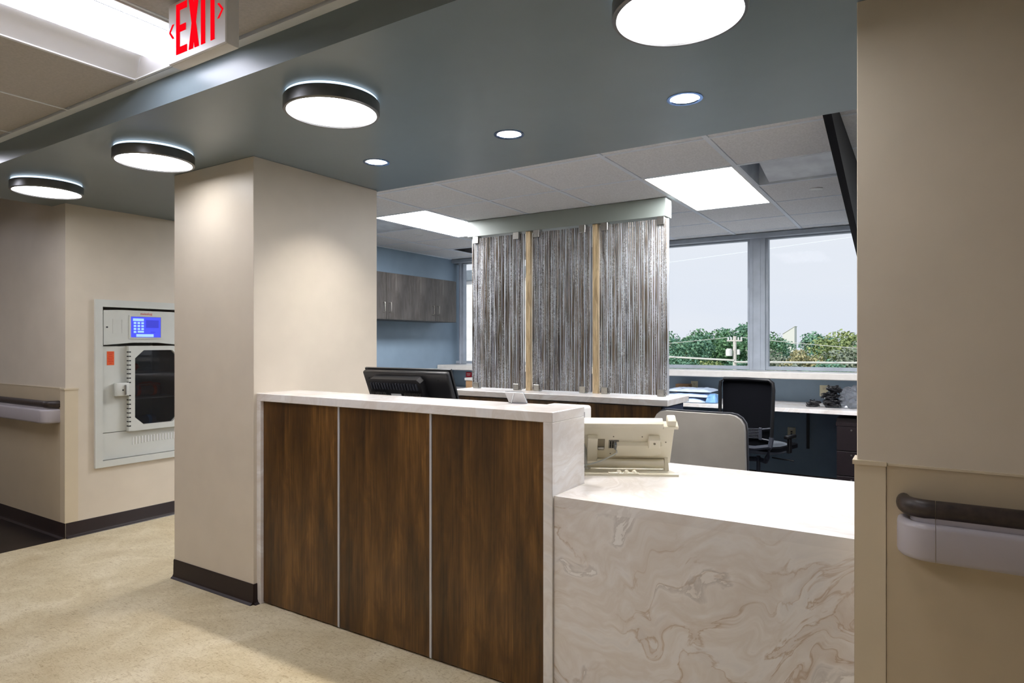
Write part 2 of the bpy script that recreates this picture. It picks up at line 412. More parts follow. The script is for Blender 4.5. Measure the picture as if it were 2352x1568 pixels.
for a_, c_ in (((X0, Y0), (X1, Y0)), ((X1, Y0), (X1, Y1)), ((X1, Y1), (X0, Y1)), ((X0, Y1), (X0, Y0))):
    face(b, [(*a_, SOF), (*c_, SOF), (*c_, 2.62), (*a_, 2.62)])
face(b, [(X0, Y0, 2.62), (X0, Y1, 2.62), (X1, Y1, 2.62), (X1, Y0, 2.62)])
bmesh.ops.remove_doubles(b.bm, verts=b.bm.verts, dist=.0002)
struct('ceiling', b, M_soff)
# office ceiling: grid and tiles
GX = [-.96+.6096*k for k in range(-7, 8)]; GY = [4.053+.6096*k for k in range(-2, 5)]
root = struct('ceiling', B().box(-5.3, 3.6, 3.04, 6.7, 2.64, 2.66), M_dark)
b = B()
for x in GX:
    if -5.12 < x < 3.58: b.box(x-.014, x+.014, 3.036, 6.68, CEI, CEI+.03)
for y in GY:
    if 3.05 < y < 6.67: b.box(-5.13, 3.6, y-.009, y+.009, CEI+.0005, CEI+.03)
b.box(-5.13, 3.6, 6.655, 6.68, CEI-.002, CEI+.02).box(-5.13, -5.105, 3.04, 6.68, CEI-.002, CEI+.02)
part('grid', b, M_grid, root)
LIT = [(0, None)]
def cell(ix, iy): return (GX[ix], GX[ix+1], GY[iy], GY[iy+1])
ia = GX.index(-.96)
lights = [ia-5, ia-1, ia+3]
holes = {(ia, 2), (ia-6, 2), (ia-6, 5)}
for l in lights: holes |= {(l, 2), (l, 3)}
tm = {}
xs = [-5.13]+[x for x in GX if -5.1 < x < 3.55]+[3.6]; ys = [3.036]+[y for y in GY if 3.05 < y < 6.66]+[6.66]
for i in range(len(xs)-1):
    for j in range(len(ys)-1):
        x0, x1, y0, y1 = xs[i], xs[i+1], ys[j], ys[j+1]
        gi = next((k for k, g in enumerate(GX) if abs(g-x0) < .01), None); gj = next((k for k, g in enumerate(GY) if abs(g-y0) < .01), None)
        if (gi, gj) in holes: continue
        wx, wy = round(x1-x0-.03, 3), round(y1-y0-.02, 3)
        if wy < .03 or wx < .03: continue
        if (wx, wy) not in tm:
            o = finish('ceiling_tile', B().box(-wx/2, wx/2, -wy/2, wy/2, .003, .02, .003), M_tile, None); tm[(wx, wy)] = o.data
        else:
            o = bpy.data.objects.new('ceiling_tile', tm[(wx, wy)]); C.objects.link(o)
        o.location = ((x0+x1)/2, (y0+y1)/2, CEI); o.parent = root
# corridor ceiling
root = struct('ceiling', B().box(-9.6, 3.6, -1.5, 1.462, 2.64, 2.66), M_dark)
CX = [-2.745+.6096*k for k in range(-12, 12) if -9.5 < -2.745+.6096*k < 3.5]
CY = [-1.5, -1.02, .20, 1.42]
b = B()
for x in CX: b.box(x-.006, x+.006, -1.5, 1.44, CEI+.001, CEI+.03)
for y in CY[1:3]: b.box(-9.6, 3.6, y-.007, y+.007, CEI+.0005, CEI+.03)
b.box(-9.6, 3.6, 1.425, 1.462, CEI, CEI+.02)
part('grid', b, M_grid, root)
trof = [-7.62, -2.745, 2.131]
TX = [(-7.6218, .208), (-5.1834, .208), (-2.745, .208), (-1.5258, -1.012)]  # last troffer is added out of view to brighten the counter front
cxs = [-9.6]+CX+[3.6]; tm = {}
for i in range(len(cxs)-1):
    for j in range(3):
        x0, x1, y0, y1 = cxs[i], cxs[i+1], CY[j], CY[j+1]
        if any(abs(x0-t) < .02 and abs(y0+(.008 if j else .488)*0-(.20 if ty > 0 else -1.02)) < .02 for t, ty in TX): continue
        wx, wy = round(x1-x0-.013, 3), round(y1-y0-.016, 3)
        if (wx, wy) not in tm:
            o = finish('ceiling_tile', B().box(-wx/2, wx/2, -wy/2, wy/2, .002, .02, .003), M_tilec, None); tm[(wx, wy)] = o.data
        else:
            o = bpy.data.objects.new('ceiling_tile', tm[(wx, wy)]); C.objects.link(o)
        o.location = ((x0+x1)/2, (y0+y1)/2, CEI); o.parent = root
# windows
def window(name, x0, x1, y=6.72):
    z0, z1 = 1.095, 2.415; t = .028
    fr = struct(name, B().frame([(x0, z0), (x1, z0), (x1, z1), (x0, z1)], [(x0+t, z0+.035), (x1-t, z0+.035), (x1-t, z1-.03), (x0+t, z1-.03)], y, y+.07, 'Y'), M_alu)
    part('pane', B().box(x0+t, x1-t, y+.03, y+.038, z0+.035, z1-.03), M_glass, fr)
window('window_1', -1.30, .72); window('window_2', -3.22, -1.44); window('window_3', -5.04, -3.34); window('window_4', .86, 2.2); window('window_5', -5.18, -5.055); window('window_6', 2.34, 3.55)
# mullion covers
for x0, x1 in ((-1.445, -1.295), (-3.345, -3.215), (.715, .865), (-5.058, -5.036), (2.195, 2.345)):
    b = B().box(x0, x1, 6.69, 6.80, 1.09, 2.43, .004)
    if x1-x0 > .1: b.box(x0+.028, x0+.034, 6.684, 6.69, 1.10, 2.42).box(x1-.05, x1-.046, 6.684, 6.69, 1.10, 2.42)
    struct('trim_1', b, M_alu)
struct('trim_2', B().box(-5.13, 3.6, 6.62, 6.70, 2.395, 2.438, .004), M_alu)
# deep sill
struct('trim_3', B().box(-5.13, 3.6, 6.33, 6.72, 1.03, 1.09, .006), M_sill)

# wall protection: sheets and corner guards
def guard(x, y, sx, w_=.078, z0=.107, z1=1.02, wy=.078):
    t = .006
    a, c = x-t*sx*-1*-1, y
    pts = [(x+sx*t, y-t), (x-sx*w_, y-t), (x-sx*w_, y), (x, y), (x, y+wy), (x+sx*t, y+wy)]
    b = B().prism(pts, z0, z1)
    pt2 = [(x+sx*t*1.8, y-t*1.8), (x-sx*(w_+.002), y-t*1.8), (x-sx*(w_+.002), y), (x, y), (x, y+wy+.002), (x+sx*t*1.8, y+wy+.002)]
    b.prism(pt2, z1, z1+.012); struct('trim_4', b, M_guard)
guard(-5.02, 2.12, 1, .062, z1=1.032)
guard(-.155, 2.085, -1, .072, z1=1.012)
b = B().box(-9.6, -5.084, 2.1165, 2.12, .105, 1.04); struct('trim_5', b, M_wain)
struct('trim_5', B().box(-9.6, -5.084, 2.1145, 2.12, 1.04, 1.046), M_guard)
struct('trim_6', B().box(-.081, 3.6, 2.0815, 2.085, .105, 1.015), M_wain)
struct('trim_6', B().box(-.081, 3.6, 2.079, 2.085, 1.015, 1.021), M_guard)

# ================================================================== HANDRAILS
def handrail(label, xa, xe, yw, sx, z, wname):
    """from the return end at xa along the wall to xe; yw the wall face"""
    t = thing('handrail', label, 'handrail', ((xa+xe)/2, yw, z))
    def path(off, r, x_from, x_to, end):
        p = []
        if end:
            for i in range(9):
                a = PI/2*i/8; p.append((x_from+sx*(r-r*math.cos(a)), yw-.001-(off-r)-r*math.sin(a)))
            p.insert(0, (x_from, yw-.001))
            p.append((x_to, yw-.001-off))
        else: p = [(x_from, yw-.001-off), (x_to, yw-.001-off)]
        return p if sx > 0 else p[::-1]
    seam = xa+sx*.083
    rail = [(.019*math.cos(2*PI*k/16), z+.131+.025*math.sin(2*PI*k/16)) for k in range(16)]
    bp = [(a, c) for a, c in rnd(-.016, .016, z, z+.098, .014, 3)]
    nk = [(-.012, z+.094), (.004, z+.094), (.004, z+.112), (.002, z+.122), (-.012, z+.122)]
    ec = part('end_cap', B().sweep(rail, path(.062, .058, xa+sx*.012, seam, True)), M_rail, t, label='dark curved end of the grip')
    part('end_cap', B().sweep(bp, path(.084, .06, xa+sx*.012, seam, True)), M_bump, t, label='pale rounded end of the bumper')
    part('neck', B().sweep(nk, path(.068, .05, xa+sx*.03, seam, True)), M_bump, t)
    part('grip', B().sweep(rail, path(.062, .05, seam+sx*.0012, xe, False)), M_rail, t, label='dark wood-look grip')
    part('bumper', B().sweep(bp, path(.084, .05, seam+sx*.0012, xe, False)), M_bump, t)
    part('neck', B().sweep(nk, path(.068, .05, seam+sx*.0012, xe, False)), M_bump, t)
handrail('lavender-grey bumper rail with dark grip on the right foreground wall', -.052, 3.2, 2.0815, 1, .788, 'right')
handrail('bumper rail with dark grip on the far left wall above dark floor', -5.088, -9.2, 2.1165, -1, .80, 'left')

# ================================================================== CARRIER STATION (left)
t = thing('carrier_station', 'pale grey wall-recessed pneumatic tube station with blue touch screen', 'dispenser', (-5.02, 2.66, .458))
fx = -5.02
o4 = [(2.303, .458), (3.017, .458), (3.017, 1.674), (2.303, 1.674)]; i4 = [(2.353, .505), (2.967, .505), (2.967, 1.622), (2.353, 1.622)]
fr = part('frame', B().frame(o4, i4, fx, fx+.022, 'X').frame([(2.345, .495), (2.975, .495), (2.975, 1.632), (2.345, 1.632)], [(2.353, .505), (2.967, .505), (2.967, 1.622), (2.353, 1.622)], fx-.06, fx+.012, 'X'), M_station, t)
# header console with bowed lower edge
pts = [(2.362, 1.345), (2.46, 1.352), (2.56, 1.362), (2.76, 1.362), (2.86, 1.352), (2.958, 1.345), (2.958, 1.598), (2.86, 1.604), (2.46, 1.604), (2.362, 1.598)]
hd = part('header_panel', B().prism(pts, fx-.03, fx+.012, 'X').frame([(2.425, 1.43), (2.492, 1.43), (2.492, 1.535), (2.425, 1.535)], [(2.428, 1.433), (2.489, 1.433), (2.489, 1.532), (2.428, 1.532)], fx+.012, fx+.0135, 'X')
          .frame([(2.54, 1.39), (2.79, 1.39), (2.79, 1.568), (2.54, 1.568)], [(2.552, 1.401), (2.778, 1.401), (2.778, 1.559), (2.552, 1.559)], fx+.012, fx+.017, 'X'), M_station, t)
part('lock', B().cyl(0, 0, 0, .006, .006, 12, xf=Matrix.Translation((fx+.011, 2.385, 1.475)) @ Matrix.Rotation(PI/2, 4, 'Y')), M_black, hd)
sc = part('screen', B().box(fx+.01, fx+.0145, 2.554, 2.776, 1.403, 1.557), M_screen, t, label='blue touch screen')
b = B().box(fx+.0145, fx+.0155, 2.567, 2.648, 1.525, 1.545)
for r in range(4):
    for c in range(3):
        if r == 3 and c == 1: b.box(fx+.0145, fx+.0155, 2.602, 2.648, 1.438, 1.452)
        elif r == 3 and c == 2: continue
        else: b.box(fx+.0145, fx+.0155, 2.573+c*.028, 2.592+c*.028, 1.503-r*.0225, 1.518-r*.0225)
b.box(fx+.0145, fx+.0155, 2.592, 2.722, 1.406, 1.427)
part('key', b, M_screen2, sc, label='pale on-screen keypad keys')
part('window_block', B().box(fx+.0145, fx+.0155, 2.665, 2.762, 1.475, 1.535).box(fx+.0145, fx+.0155, 2.70, 2.735, 1.44, 1.446), M_screen3, sc)
def text(s, size, mat, parent, loc, rot, name='lettering', ext=.0004, label=None, sx=1):
    cu = bpy.data.curves.new(name, 'FONT'); cu.body = s; cu.size = size; cu.extrude = ext; cu.align_x = 'CENTER'; cu.align_y = 'CENTER'
    to = bpy.data.objects.new('tmp', cu); C.objects.link(to); dg = bpy.context.evaluated_depsgraph_get()
    me = bpy.data.meshes.new_from_object(to.evaluated_get(dg)); bpy.data.objects.remove(to)
    me.name = name; me.materials.clear(); me.materials.append(mat)
    for v in me.vertices: v.co.x *= sx
    o = bpy.data.objects.new(name, me); C.objects.link(o); o.parent = parent
    o.location = Vector(loc)-rootloc(parent); o.rotation_euler = rot
    if label: o['label'] = label
    return o
text('swisslog', .027, M_redink, hd, (fx+.0125, 2.668, 1.581), (PI/2, 0, PI/2), sx=1.0, label='red lettering')
part('side_panel', B().box(fx-.02, fx-.004, 2.355, 2.53, .705, 1.335), M_station, t)
part('lower_panel', B().box(fx-.02, fx-.004, 2.355, 2.965, .507, .70), M_station, t)
b = B()
for k in range(15): b.box(fx-.004, fx-.001, 2.572+k*.0225, 2.580+k*.0225, .592+.002*min(k, 5), .652, .001)
part('vent_slot', b, M_white, t, kind='stuff')
st = part('sticker', B().box(fx-.004, fx-.002, 2.392, 2.442, 1.197, 1.298), M_orange, t, label='orange warning sticker')
b = B()
for k, (a, c) in enumerate(((2.397, 2.437), (2.402, 2.43), (2.402, 2.432), (2.397, 2.437), (2.402, 2.43), (2.4, 2.435), (2.408, 2.425))): b.box(fx-.002, fx-.0015, a, c, 1.284-k*.0125, 1.288-k*.0125)
part('print', b, M_redink, st)
# door
do = [(2.53, .70), (2.955, .70), (2.955, 1.338), (2.53, 1.338)]
ho = [(2.64, .742), (2.86, .742), (2.915, .80), (2.915, 1.245), (2.86, 1.305), (2.64, 1.305), (2.575, 1.245), (2.575, .80)]
oo = [(2.64, .70), (2.86, .70), (2.955, .79), (2.955, 1.25), (2.86, 1.338), (2.64, 1.338), (2.53, 1.25), (2.53, .79)]
b = B().frame(oo, ho, fx-.01, fx+.03, 'X')
for tri in (((2.53, .70), (2.64, .70), (2.53, .79)), ((2.955, .70), (2.955, .79), (2.86, .70)), ((2.955, 1.338), (2.86, 1.338), (2.955, 1.25)), ((2.53, 1.338), (2.53, 1.25), (2.64, 1.338))): b.prism(tri, fx-.01, fx+.03, 'X')
dr = part('door', b, M_station, t)
part('pane', B().prism(ho, fx+.004, fx+.009, 'X'), M_smoke, dr, label='smoked eight-sided window')
b = B()
for k in range(18):
    if 8 <= k <= 9: continue
    b.box(fx+.0, fx+.0305, 2.5295, 2.5312, .735+k*.0325, .744+k*.0325).box(fx+.0300, fx+.0308, 2.533, 2.545, .735+k*.0325, .744+k*.0325)
part('slot', b, M_black, dr, kind='stuff')
lt = part('latch', B().box(fx+.0, fx+.05, 2.435, 2.525, .968, 1.065, .006, 2), M_station, t)
part('keyhole', B().cyl(0, 0, 0, .004, .006, 12, xf=Matrix.Translation((fx+.049, 2.478, 1.012)) @ Matrix.Rotation(PI/2, 4, 'Y')), M_black, lt)
part('pull', B().box(fx+.05, fx+.06, 2.488, 2.500, .975, 1.05, .003), M_steel, lt)
part('cavity', B().box(-5.49, -5.48, 2.35, 2.97, .51, 1.62).box(-5.49, -5.06, 2.35, 2.97, .69, .71).box(-5.49, -5.06, 2.35, 2.97, .93, .936).box(-5.49, -5.06, 2.35, 2.97, 1.12, 1.126), M_station, t)
for (cy, cz, lab, gm) in ((2.72, .75, 'clear carrier tube with blue band lying behind the station window', M_bagblue), (2.76, .985, 'clear carrier tube with orange band on the shelf inside the station', M_orange)):
    c = thing('carrier_tube', lab, 'canister', (-5.2, cy, cz))
    R90 = Matrix.Translation((-5.2, cy, cz)) @ Matrix.Rotation(PI/2, 4, 'X')
    part('body', B().cyl(0, 0, -.11, .11, .038, 20, xf=R90), M_film, c)
    part('band', B().cyl(0, 0, -.075, -.05, .041, 20, xf=R90), gm, c)
    part('band', B().cyl(0, 0, .05, .075, .041, 20, xf=R90), gm, c)
for k, (cy, cz) in enumerate(((2.66, 1.17), (2.84, 1.0), (2.66, 1.21))):
    if k == 2: continue
    solo('specimen_bag', B().blob(-5.3, cy, cz, .07, .08, .045, 3, .4, 5, k), M_orange, ['crumpled orange bag on the upper shelf inside the station', 'crumpled orange bag on the middle shelf inside the station'][k], 'bag', (-5.3, cy, cz-.045))
for z in (1.20, 1.02):
    part('wire_handle', B().tube([(-5.07, 2.64, z+.02), (-5.06, 2.64, z-.02), (-5.06, 2.73, z-.022), (-5.07, 2.73, z+.022), (-5.07, 2.64, z+.02)], .0035, 6), M_steel, t)

# ================================================================== TALL COUNTER
t = thing('transaction_counter', 'tall counter of white swirled stone framing three walnut panels', 'counter', (-2.05, 2.27, 0))
YF = 2.13; xl, xr = -2.94, -1.172
part('top', B().box(xl, xr, YF, 2.405, 1.056, 1.096, .002), M_slab, t)
part('end_panel', B().box(xl, xl+.04, YF, 2.405, 0, 1.056, .0015), M_slab, t)
part('end_panel', B().box(xr-.04, xr, YF, 2.405, 0, 1.056, .0015), M_slab, t)
part('core', B().box(xl+.04, xr-.04, YF+.04, 2.39, .01, 1.056), M_dark, t)
seams = [xl+.04, -2.338, -1.775, xr-.04]
for k in range(3):
    x0 = seams[k]+(.0065 if k else 0); x1 = seams[k+1]-(.0065 if k < 2 else 0)
    o = finish('wood_panel', B().box(0, x1-x0, 0, .02, 0, 1.047, .0008), M_wood, None); o.parent = t
    o.location = Vector((x0, YF+.018, .008))-t.location
for k in (1, 2): part('metal_strip', B().box(seams[k]-.0055, seams[k]+.0055, YF+.015, YF+.035, .008, 1.055), M_strip, t)
# LOWER DESK
t = thing('reception_desk', 'low reception desk with swirled stone front and glossy pale top', 'desk', (-.7, 2.6, 0))
part('top', B().prism([(-1.17, 2.14), (-.166, 2.14), (-.166, 3.035), (-2.9, 3.035), (-2.9, 2.407), (-1.17, 2.407)], .742, .78), M_slab, t)
part('front_panel', B().box(-1.17, -.166, 2.14, 2.175, 0, .742), M_marble, t)
part('side_panel', B().box(-.2, -.166, 2.24, 3.0, 0, .742), M_espr, t)
part('side_panel', B().box(-2.9, -2.87, 2.45, 3.0, 0, .742), M_espr, t)
part('modesty_panel', B().box(-2.87, -1.2, 2.43, 2.45, .02, .742), M_espr, t)

# ================================================================== MONITOR, WHITE DEVICE, CARD
t = thing('monitor', 'black computer monitor seen from behind above the tall counter', 'monitor', (-2.29, 2.66, .78), math.radians(3))
X = Matrix.Translation((0, -.06, .27)) @ Matrix.Rotation(math.radians(24), 4, 'X')
part('rear_shell', B().box(-.28, .28, -.0, .035, -.17, .17, .012, 3, X), M_black, t, True)
bm_ = part('bezel', B().frame([(-.284, -.174), (.284, -.174), (.284, .174), (-.284, .174)], [(-.26, -.15), (.26, -.15), (.26, .15), (-.26, .15)], .034, .045, 'Y'), M_black, t, True)
bm_.data.transform(X)
part('display', B().box(-.262, .262, .036, .04, -.152, .152, xf=X), M_blk, t, True, label='dark glass display')
hs = part('rear_housing', B().prism([(-.21, -.13), (.135, -.13), (.135, .132), (.115, .15), (-.19, .15), (-.21, .132)], -.045, .002, 'Y', X), M_black, t, True)
b = B()
for k in range(17): b.box(-.195+k*.0188, -.195+k*.0188+.007, -.052, -.045, .092, .128, xf=X)
part('vent_rib', b, M_greyp, hs, True, kind='stuff')
b = B()
for s0 in (-.205, .02):
    for k in range(9): b.box(s0+k*.0122, s0+k*.0122+.006, -.056, -.045, .062, .074, xf=X)
part('vent_rib', b, M_steel, hs, True, label='pale ribs of the lower vents', kind='stuff')
for (a, c, z0, z1) in ((-.075, -.008, .052, .066), (-.06, -.012, .03, .044), (-.195, -.165, .03, .046)):
    part('rating_label', B().box(a, c, -.047, -.045, z0, z1, xf=X), M_card, hs, True, label='white sticker')
for sx_ in (-.24, .215): part('screw', B().cyl(0, 0, 0, .004, .004, 8, xf=X @ Matrix.Translation((sx_, 0, .13)) @ Matrix.Rotation(PI/2, 4, 'X')), M_dark, hs, True)
part('stand', B().box(-.05, .05, .0, .03, .02, .26, .008, 2), M_black, t, True)
part('foot', B().prism(rnd(-.13, .13, -.11, .13, .04), 0, .016), M_black, t, True)
t = thing('printer', 'white desktop device peeking out behind the tall counter end', 'printer', (-1.34, 2.56, .78))
part('body', B().box(-1.47, -1.268, 2.46, 2.68, .78, 1.075, .014, 3), M_white, t)
part('seam', B().box(-1.2685, -1.2672, 2.60, 2.603, .80, 1.05), M_black, t)
part('tray', B().box(-1.43, -1.25, 2.681, 2.72, .82, .84), M_white, t)
t = thing('sign_holder', 'small white card leaning in its holder on the tall counter', 'sign', (-1.485, 2.36, 1.096))
Xc = Matrix.Translation((-1.482, 2.385, 1.0975)) @ Matrix.Rotation(math.radians(5), 4, 'Z') @ Matrix.Rotation(math.radians(40), 4, 'X')
part('card', B().box(-.044, .044, -.0015, .0015, 0, .062, xf=Xc), M_card, t)
part('holder', B().box(-.045, .045, .002, .0045, 0, .063, xf=Xc).box(-.045, .045, -.0045, .0045, 0, .003, xf=Xc), M_film, t)
part('easel_leg', B().tube([(-1.482, 2.330, 1.0985), (-1.482, 2.350, 1.138)], .002, 6), M_steel, t)

# ================================================================== DESK PHONE
t = thing('desk_phone', 'ivory console phone with grey cord seen from behind on the desk', 'telephone', (-1.234, 2.543, .78), math.radians(28.6))
part('base_plate', B().prism([(0.0, 0), (.40, 0), (.40, .012), (.375, .13), (.02, .13), (-.03, .05)], 0, .009), M_phone, t, True)
b = B()
for x in (.145, .178, .212): b.blob(x, .018, .012, .012, .016, .013, 2, 0, flat=.004)
part('base_knob', b, M_phone, t, True)
part('base_ridge', B().box(.10, .23, .002, .03, .009, .014, .002), M_phone, t, True)
PX = Matrix.Translation((0, .125, .045)) @ Matrix.Rotation(math.radians(33), 4, 'X')   # local z runs up the sloped body, y is its thickness
body = part('body', B().box(-.03, .385, -.002, .034, -.012, .205, .003, 2, PX), M_phone, t, True)
part('top_lip', B().box(-.03, .335, -.012, .03, .20, .226, .003, 2, PX).box(.335, .40, -.012, .03, .195, .209, .002, 1, PX), M_phone, t, True)
part('handset_end', B().box(.352, .39, -.006, .04, .205, .237, .006, 2, PX), M_phone, t, True)
part('rear_bulge', B().prism([(.135, .055), (.30, .055), (.335, .07), (.335, .115), (.14, .115)], -.028, 0, 'Y', PX), M_phone, body, True)
part('clip_block', B().box(.275, .325, -.036, 0, .105, .155, .003, 1, PX), M_phone, body, True)
part('screw', B().cyl(0, 0, -.002, .002, .005, 12, xf=PX @ Matrix.Translation((.30, -.037, .135)) @ Matrix.Rotation(PI/2, 4, 'X')), M_phoned, body, True)
part('side_brace', B().box(.01, .055, -.03, 0, .02, .155, .003, 1, PX), M_phone, body, True)
b = B()
for x, z in ((-.005, .14), (.125, .145), (.25, .145), (.115, .045), (.29, .035), (.355, .115), (-.01, .055)):
    part('screw_hole', B().cyl(0, 0, -.001, .001, .003, 8, xf=PX @ Matrix.Translation((x, -.003, z)) @ Matrix.Rotation(PI/2, 4, 'X')), M_phoned, body, True)
pr = part('port', B().box(.055, .088, -.004, 0, .075, .13, .002, 1, PX), M_phoned, body, True, label='brown-edged side port')
part('plug', B().box(.056, .086, -.014, 0, .072, .088, .004, 2, PX), M_steel, pr, True)
jb = part('jack_block', B().box(.105, .15, -.004, 0, .075, .125, .002, 1, PX), M_steel, body, True)
b = B()
for r in range(4):
    for c in range(2): b.box(.110+c*.010, .117+c*.010, -.006, -.004, .081+r*.010, .088+r*.010, xf=PX)
part('jack', b, M_black, jb, True)
part('connector', B().box(.130, .147, -.02, -.002, .082, .112, .002, 1, PX), M_seat, jb, True)
pts = []
p0 = PX @ Vector((.139, -.016, .085))
for i in range(15):
    u = i/14; pts.append((p0.x-.19*u, p0.y-.03-.03*math.sin(u*PI)*0-.01*u, p0.z-.012-.042*(1-(1-u)**2.4)-.02*u))
pts.insert(0, tuple(p0))
part('cord', B().tube(pts, .0028, 8), simple('pale_cord', (196, 198, 194), .4), t, True, label='pale grey cord')
part('roller', B().cyl(0, 0, 0, .34, .021, 20, xf=Matrix.Translation((.012, .105, .036)) @ Matrix.Rotation(PI/2, 4, 'Y')), M_phone, t, True)
for x in (-.005, .357): part('support_leg', B().prism([(.085, 0.006), (.135, .006), (.155, .075), (.115, .078)], x, x+.016, 'X'), M_phone, t, True)

# ================================================================== CHAIRS
def star_base(t, mat):
    part('gas_lift', B().cyl(0, 0, .09, .26, .028, 16).cyl(0, 0, .26, .40, .016, 16), M_greyp, t, True)
    for k in range(5):
        a = 2*PI*k/5+.3; R = Matrix.Rotation(a, 4, 'Z')
        lg = part('leg', B().prism([(0, .05), (.30, .055), (.31, .075), (.05, .115), (0, .12)], -.018, .018, 'Y', R), mat, t, True)
        part('caster', B().cyl(0, 0, -.022, .022, .027, 14, xf=R @ Matrix.Translation((.30, 0, .027)) @ Matrix.Rotation(PI/2, 4, 'X')), M_black, lg, True)
def panel_shell(w_, z0, z1, th, r, n=6, bow=.02, lean=0, taper=0):
    """upright rounded panel, bowed about z; local y forwards"""
    b = B(); out = rnd(-w_/2, w_/2, z0, z1, r, n)
    nx, nz = 14, 14; F_, K_ = {}, {}
    def hw(z):
        h = w_/2-taper*(z1-z)/(z1-z0)
        for zz in (z1-r, z0+r):
            d = (z-zz) if zz == z1-r else (zz-z)
            if d > 0: return h-r+math.sqrt(max(0, r*r-d*d))
        return h
    zs = [z0+(z1-z0)*(.5-.5*math.cos(PI*j/nz)) for j in range(nz+1)]
    for j, z in enumerate(zs):
        for i in range(nx+1):
            x = -hw(z)+2*hw(z)*i/nx; yb = -bow*(x/(w_/2))**2+lean*(z-z0)+.012*math.cos((z-z0)/(z1-z0)*PI)
            F_[i, j] = b.bm.verts.new((x, -yb+th/2, z)); K_[i, j] = b.bm.verts.new((x, -yb-th/2, z))
    for j in range(nz):
        for i in range(nx):
            b.bm.faces.new((F_[i, j], F_[i+1, j], F_[i+1, j+1], F_[i, j+1])); b.bm.faces.new((K_[i, j], K_[i, j+1], K_[i+1, j+1], K_[i+1, j]))
        for i, q in ((0, 0), (nx, 1)): b.bm.faces.new((F_[i, j], F_[i, j+1], K_[i, j+1], K_[i, j]))
    for i in range(nx):
        for j in (0, nz): b.bm.faces.new((F_[i, j], K_[i, j], K_[i+1, j], F_[i+1, j]))
    return b
# grey chair just behind the desk, facing the desk
t = thing('task_chair', 'taupe-backed office chair tucked behind the low reception desk', 'chair', (-1.03, 3.30, 0), math.radians(176))
o = part('backrest', panel_shell(.50, .52, .985, .03, .075, bow=-.03, lean=0), M_chair, t, True); o.location = (0, -.16, 0)
o = part('back_frame', panel_shell(.515, .515, .993, .014, .08, bow=-.03), M_greyp, t, True); o.location = (0, -.184, 0)
part('spine', B().tube([(0, -.2, .62), (0, -.22, .5), (0, -.12, .41), (0, 0, .40)], .022, 8), M_greyp, t, True)
part('seat', B().prism(rnd(-.24, .24, -.17, .28, .08), .42, .48), M_chair, t, True)
star_base(t, M_greyp)
# black mesh chair at the window worktop, back towards the camera
t = thing('task_chair', 'black mesh-back office chair facing the window worktop', 'chair', (-1.17, 5.76, 0), math.radians(-14))
fw, z0, z1 = .47, .54, 1.065
b = B()
pth = [(-.20, -.235, .50), (-.222, -.235, .62), (-.228, -.23, .8), (-.232, -.225, .98), (-.225, -.224, 1.035), (-.195, -.224, 1.058), (0, -.232, 1.062), (.195, -.224, 1.058), (.225, -.224, 1.035), (.232, -.225, .98), (.228, -.23, .8), (.222, -.235, .62), (.20, -.235, .50)]
part('back_frame', B().tube(pth, .016, 8), M_black, t, True)
o = part('mesh_back', panel_shell(.44, .50, 1.055, .012, .04, bow=.015, taper=.02), M_mesh, t, True); o.location = (0, -.225, 0)
b = B()
for k in range(7): b.tube([(-.13, -.252-.0, .665-k*.0125), (0, -.262, .657-k*.0125), (.13, -.252, .665-k*.0125)], .0035, 6)
part('lumbar_slat', b, M_greyp, t, True)
for s_ in (-1, 1): part('lumbar_support', B().box(s_*.1375-.0125, s_*.1375+.0125, -.262, -.245, .575, .675, .004).tube([(s_*.14, -.25, .66), (s_*.222, -.24, .675)], .008, 6).tube([(s_*.14, -.25, .585), (s_*.222, -.24, .575)], .007, 6), M_greyp, t, True)
part('cross_bar', B().tube([(-.215, -.24, .53), (-.1, -.262, .505), (0, -.265, .502), (.1, -.262, .505), (.215, -.24, .53)], .02, 8), M_greyp, t, True)
for s_ in (-1, 1): part('back_arm', B().tube([(s_*.222, -.235, .60), (s_*.215, -.245, .53), (s_*.17, -.2, .43), (s_*.10, -.08, .375), (0.02*s_, 0, .37)], .02, 8), M_greyp, t, True)
part('seat', B().prism(rnd(-.245, .245, -.20, .28, .09), .475, .505), M_mesh, t, True)
part('seat_shell', B().blob(0, .04, .475, .24, .235, .05, 3, 0, sq=.8), M_seat, t, True)
part('lever', B().tube([(-.08, -.23, .475), (-.16, -.25, .48)], .009, 8), M_steel, t, True)
part('lever', B().tube([(.12, 0, .40), (.30, 0, .395)], .006, 6), M_black, t, True)
part('arm_pad', B().box(.235, .275, -.05, .12, .57, .60, .01, 2), M_black, t, True)
part('arm_post', B().box(.243, .265, .0, .05, .45, .57, .004), M_black, t, True)
star_base(t, M_greyp)

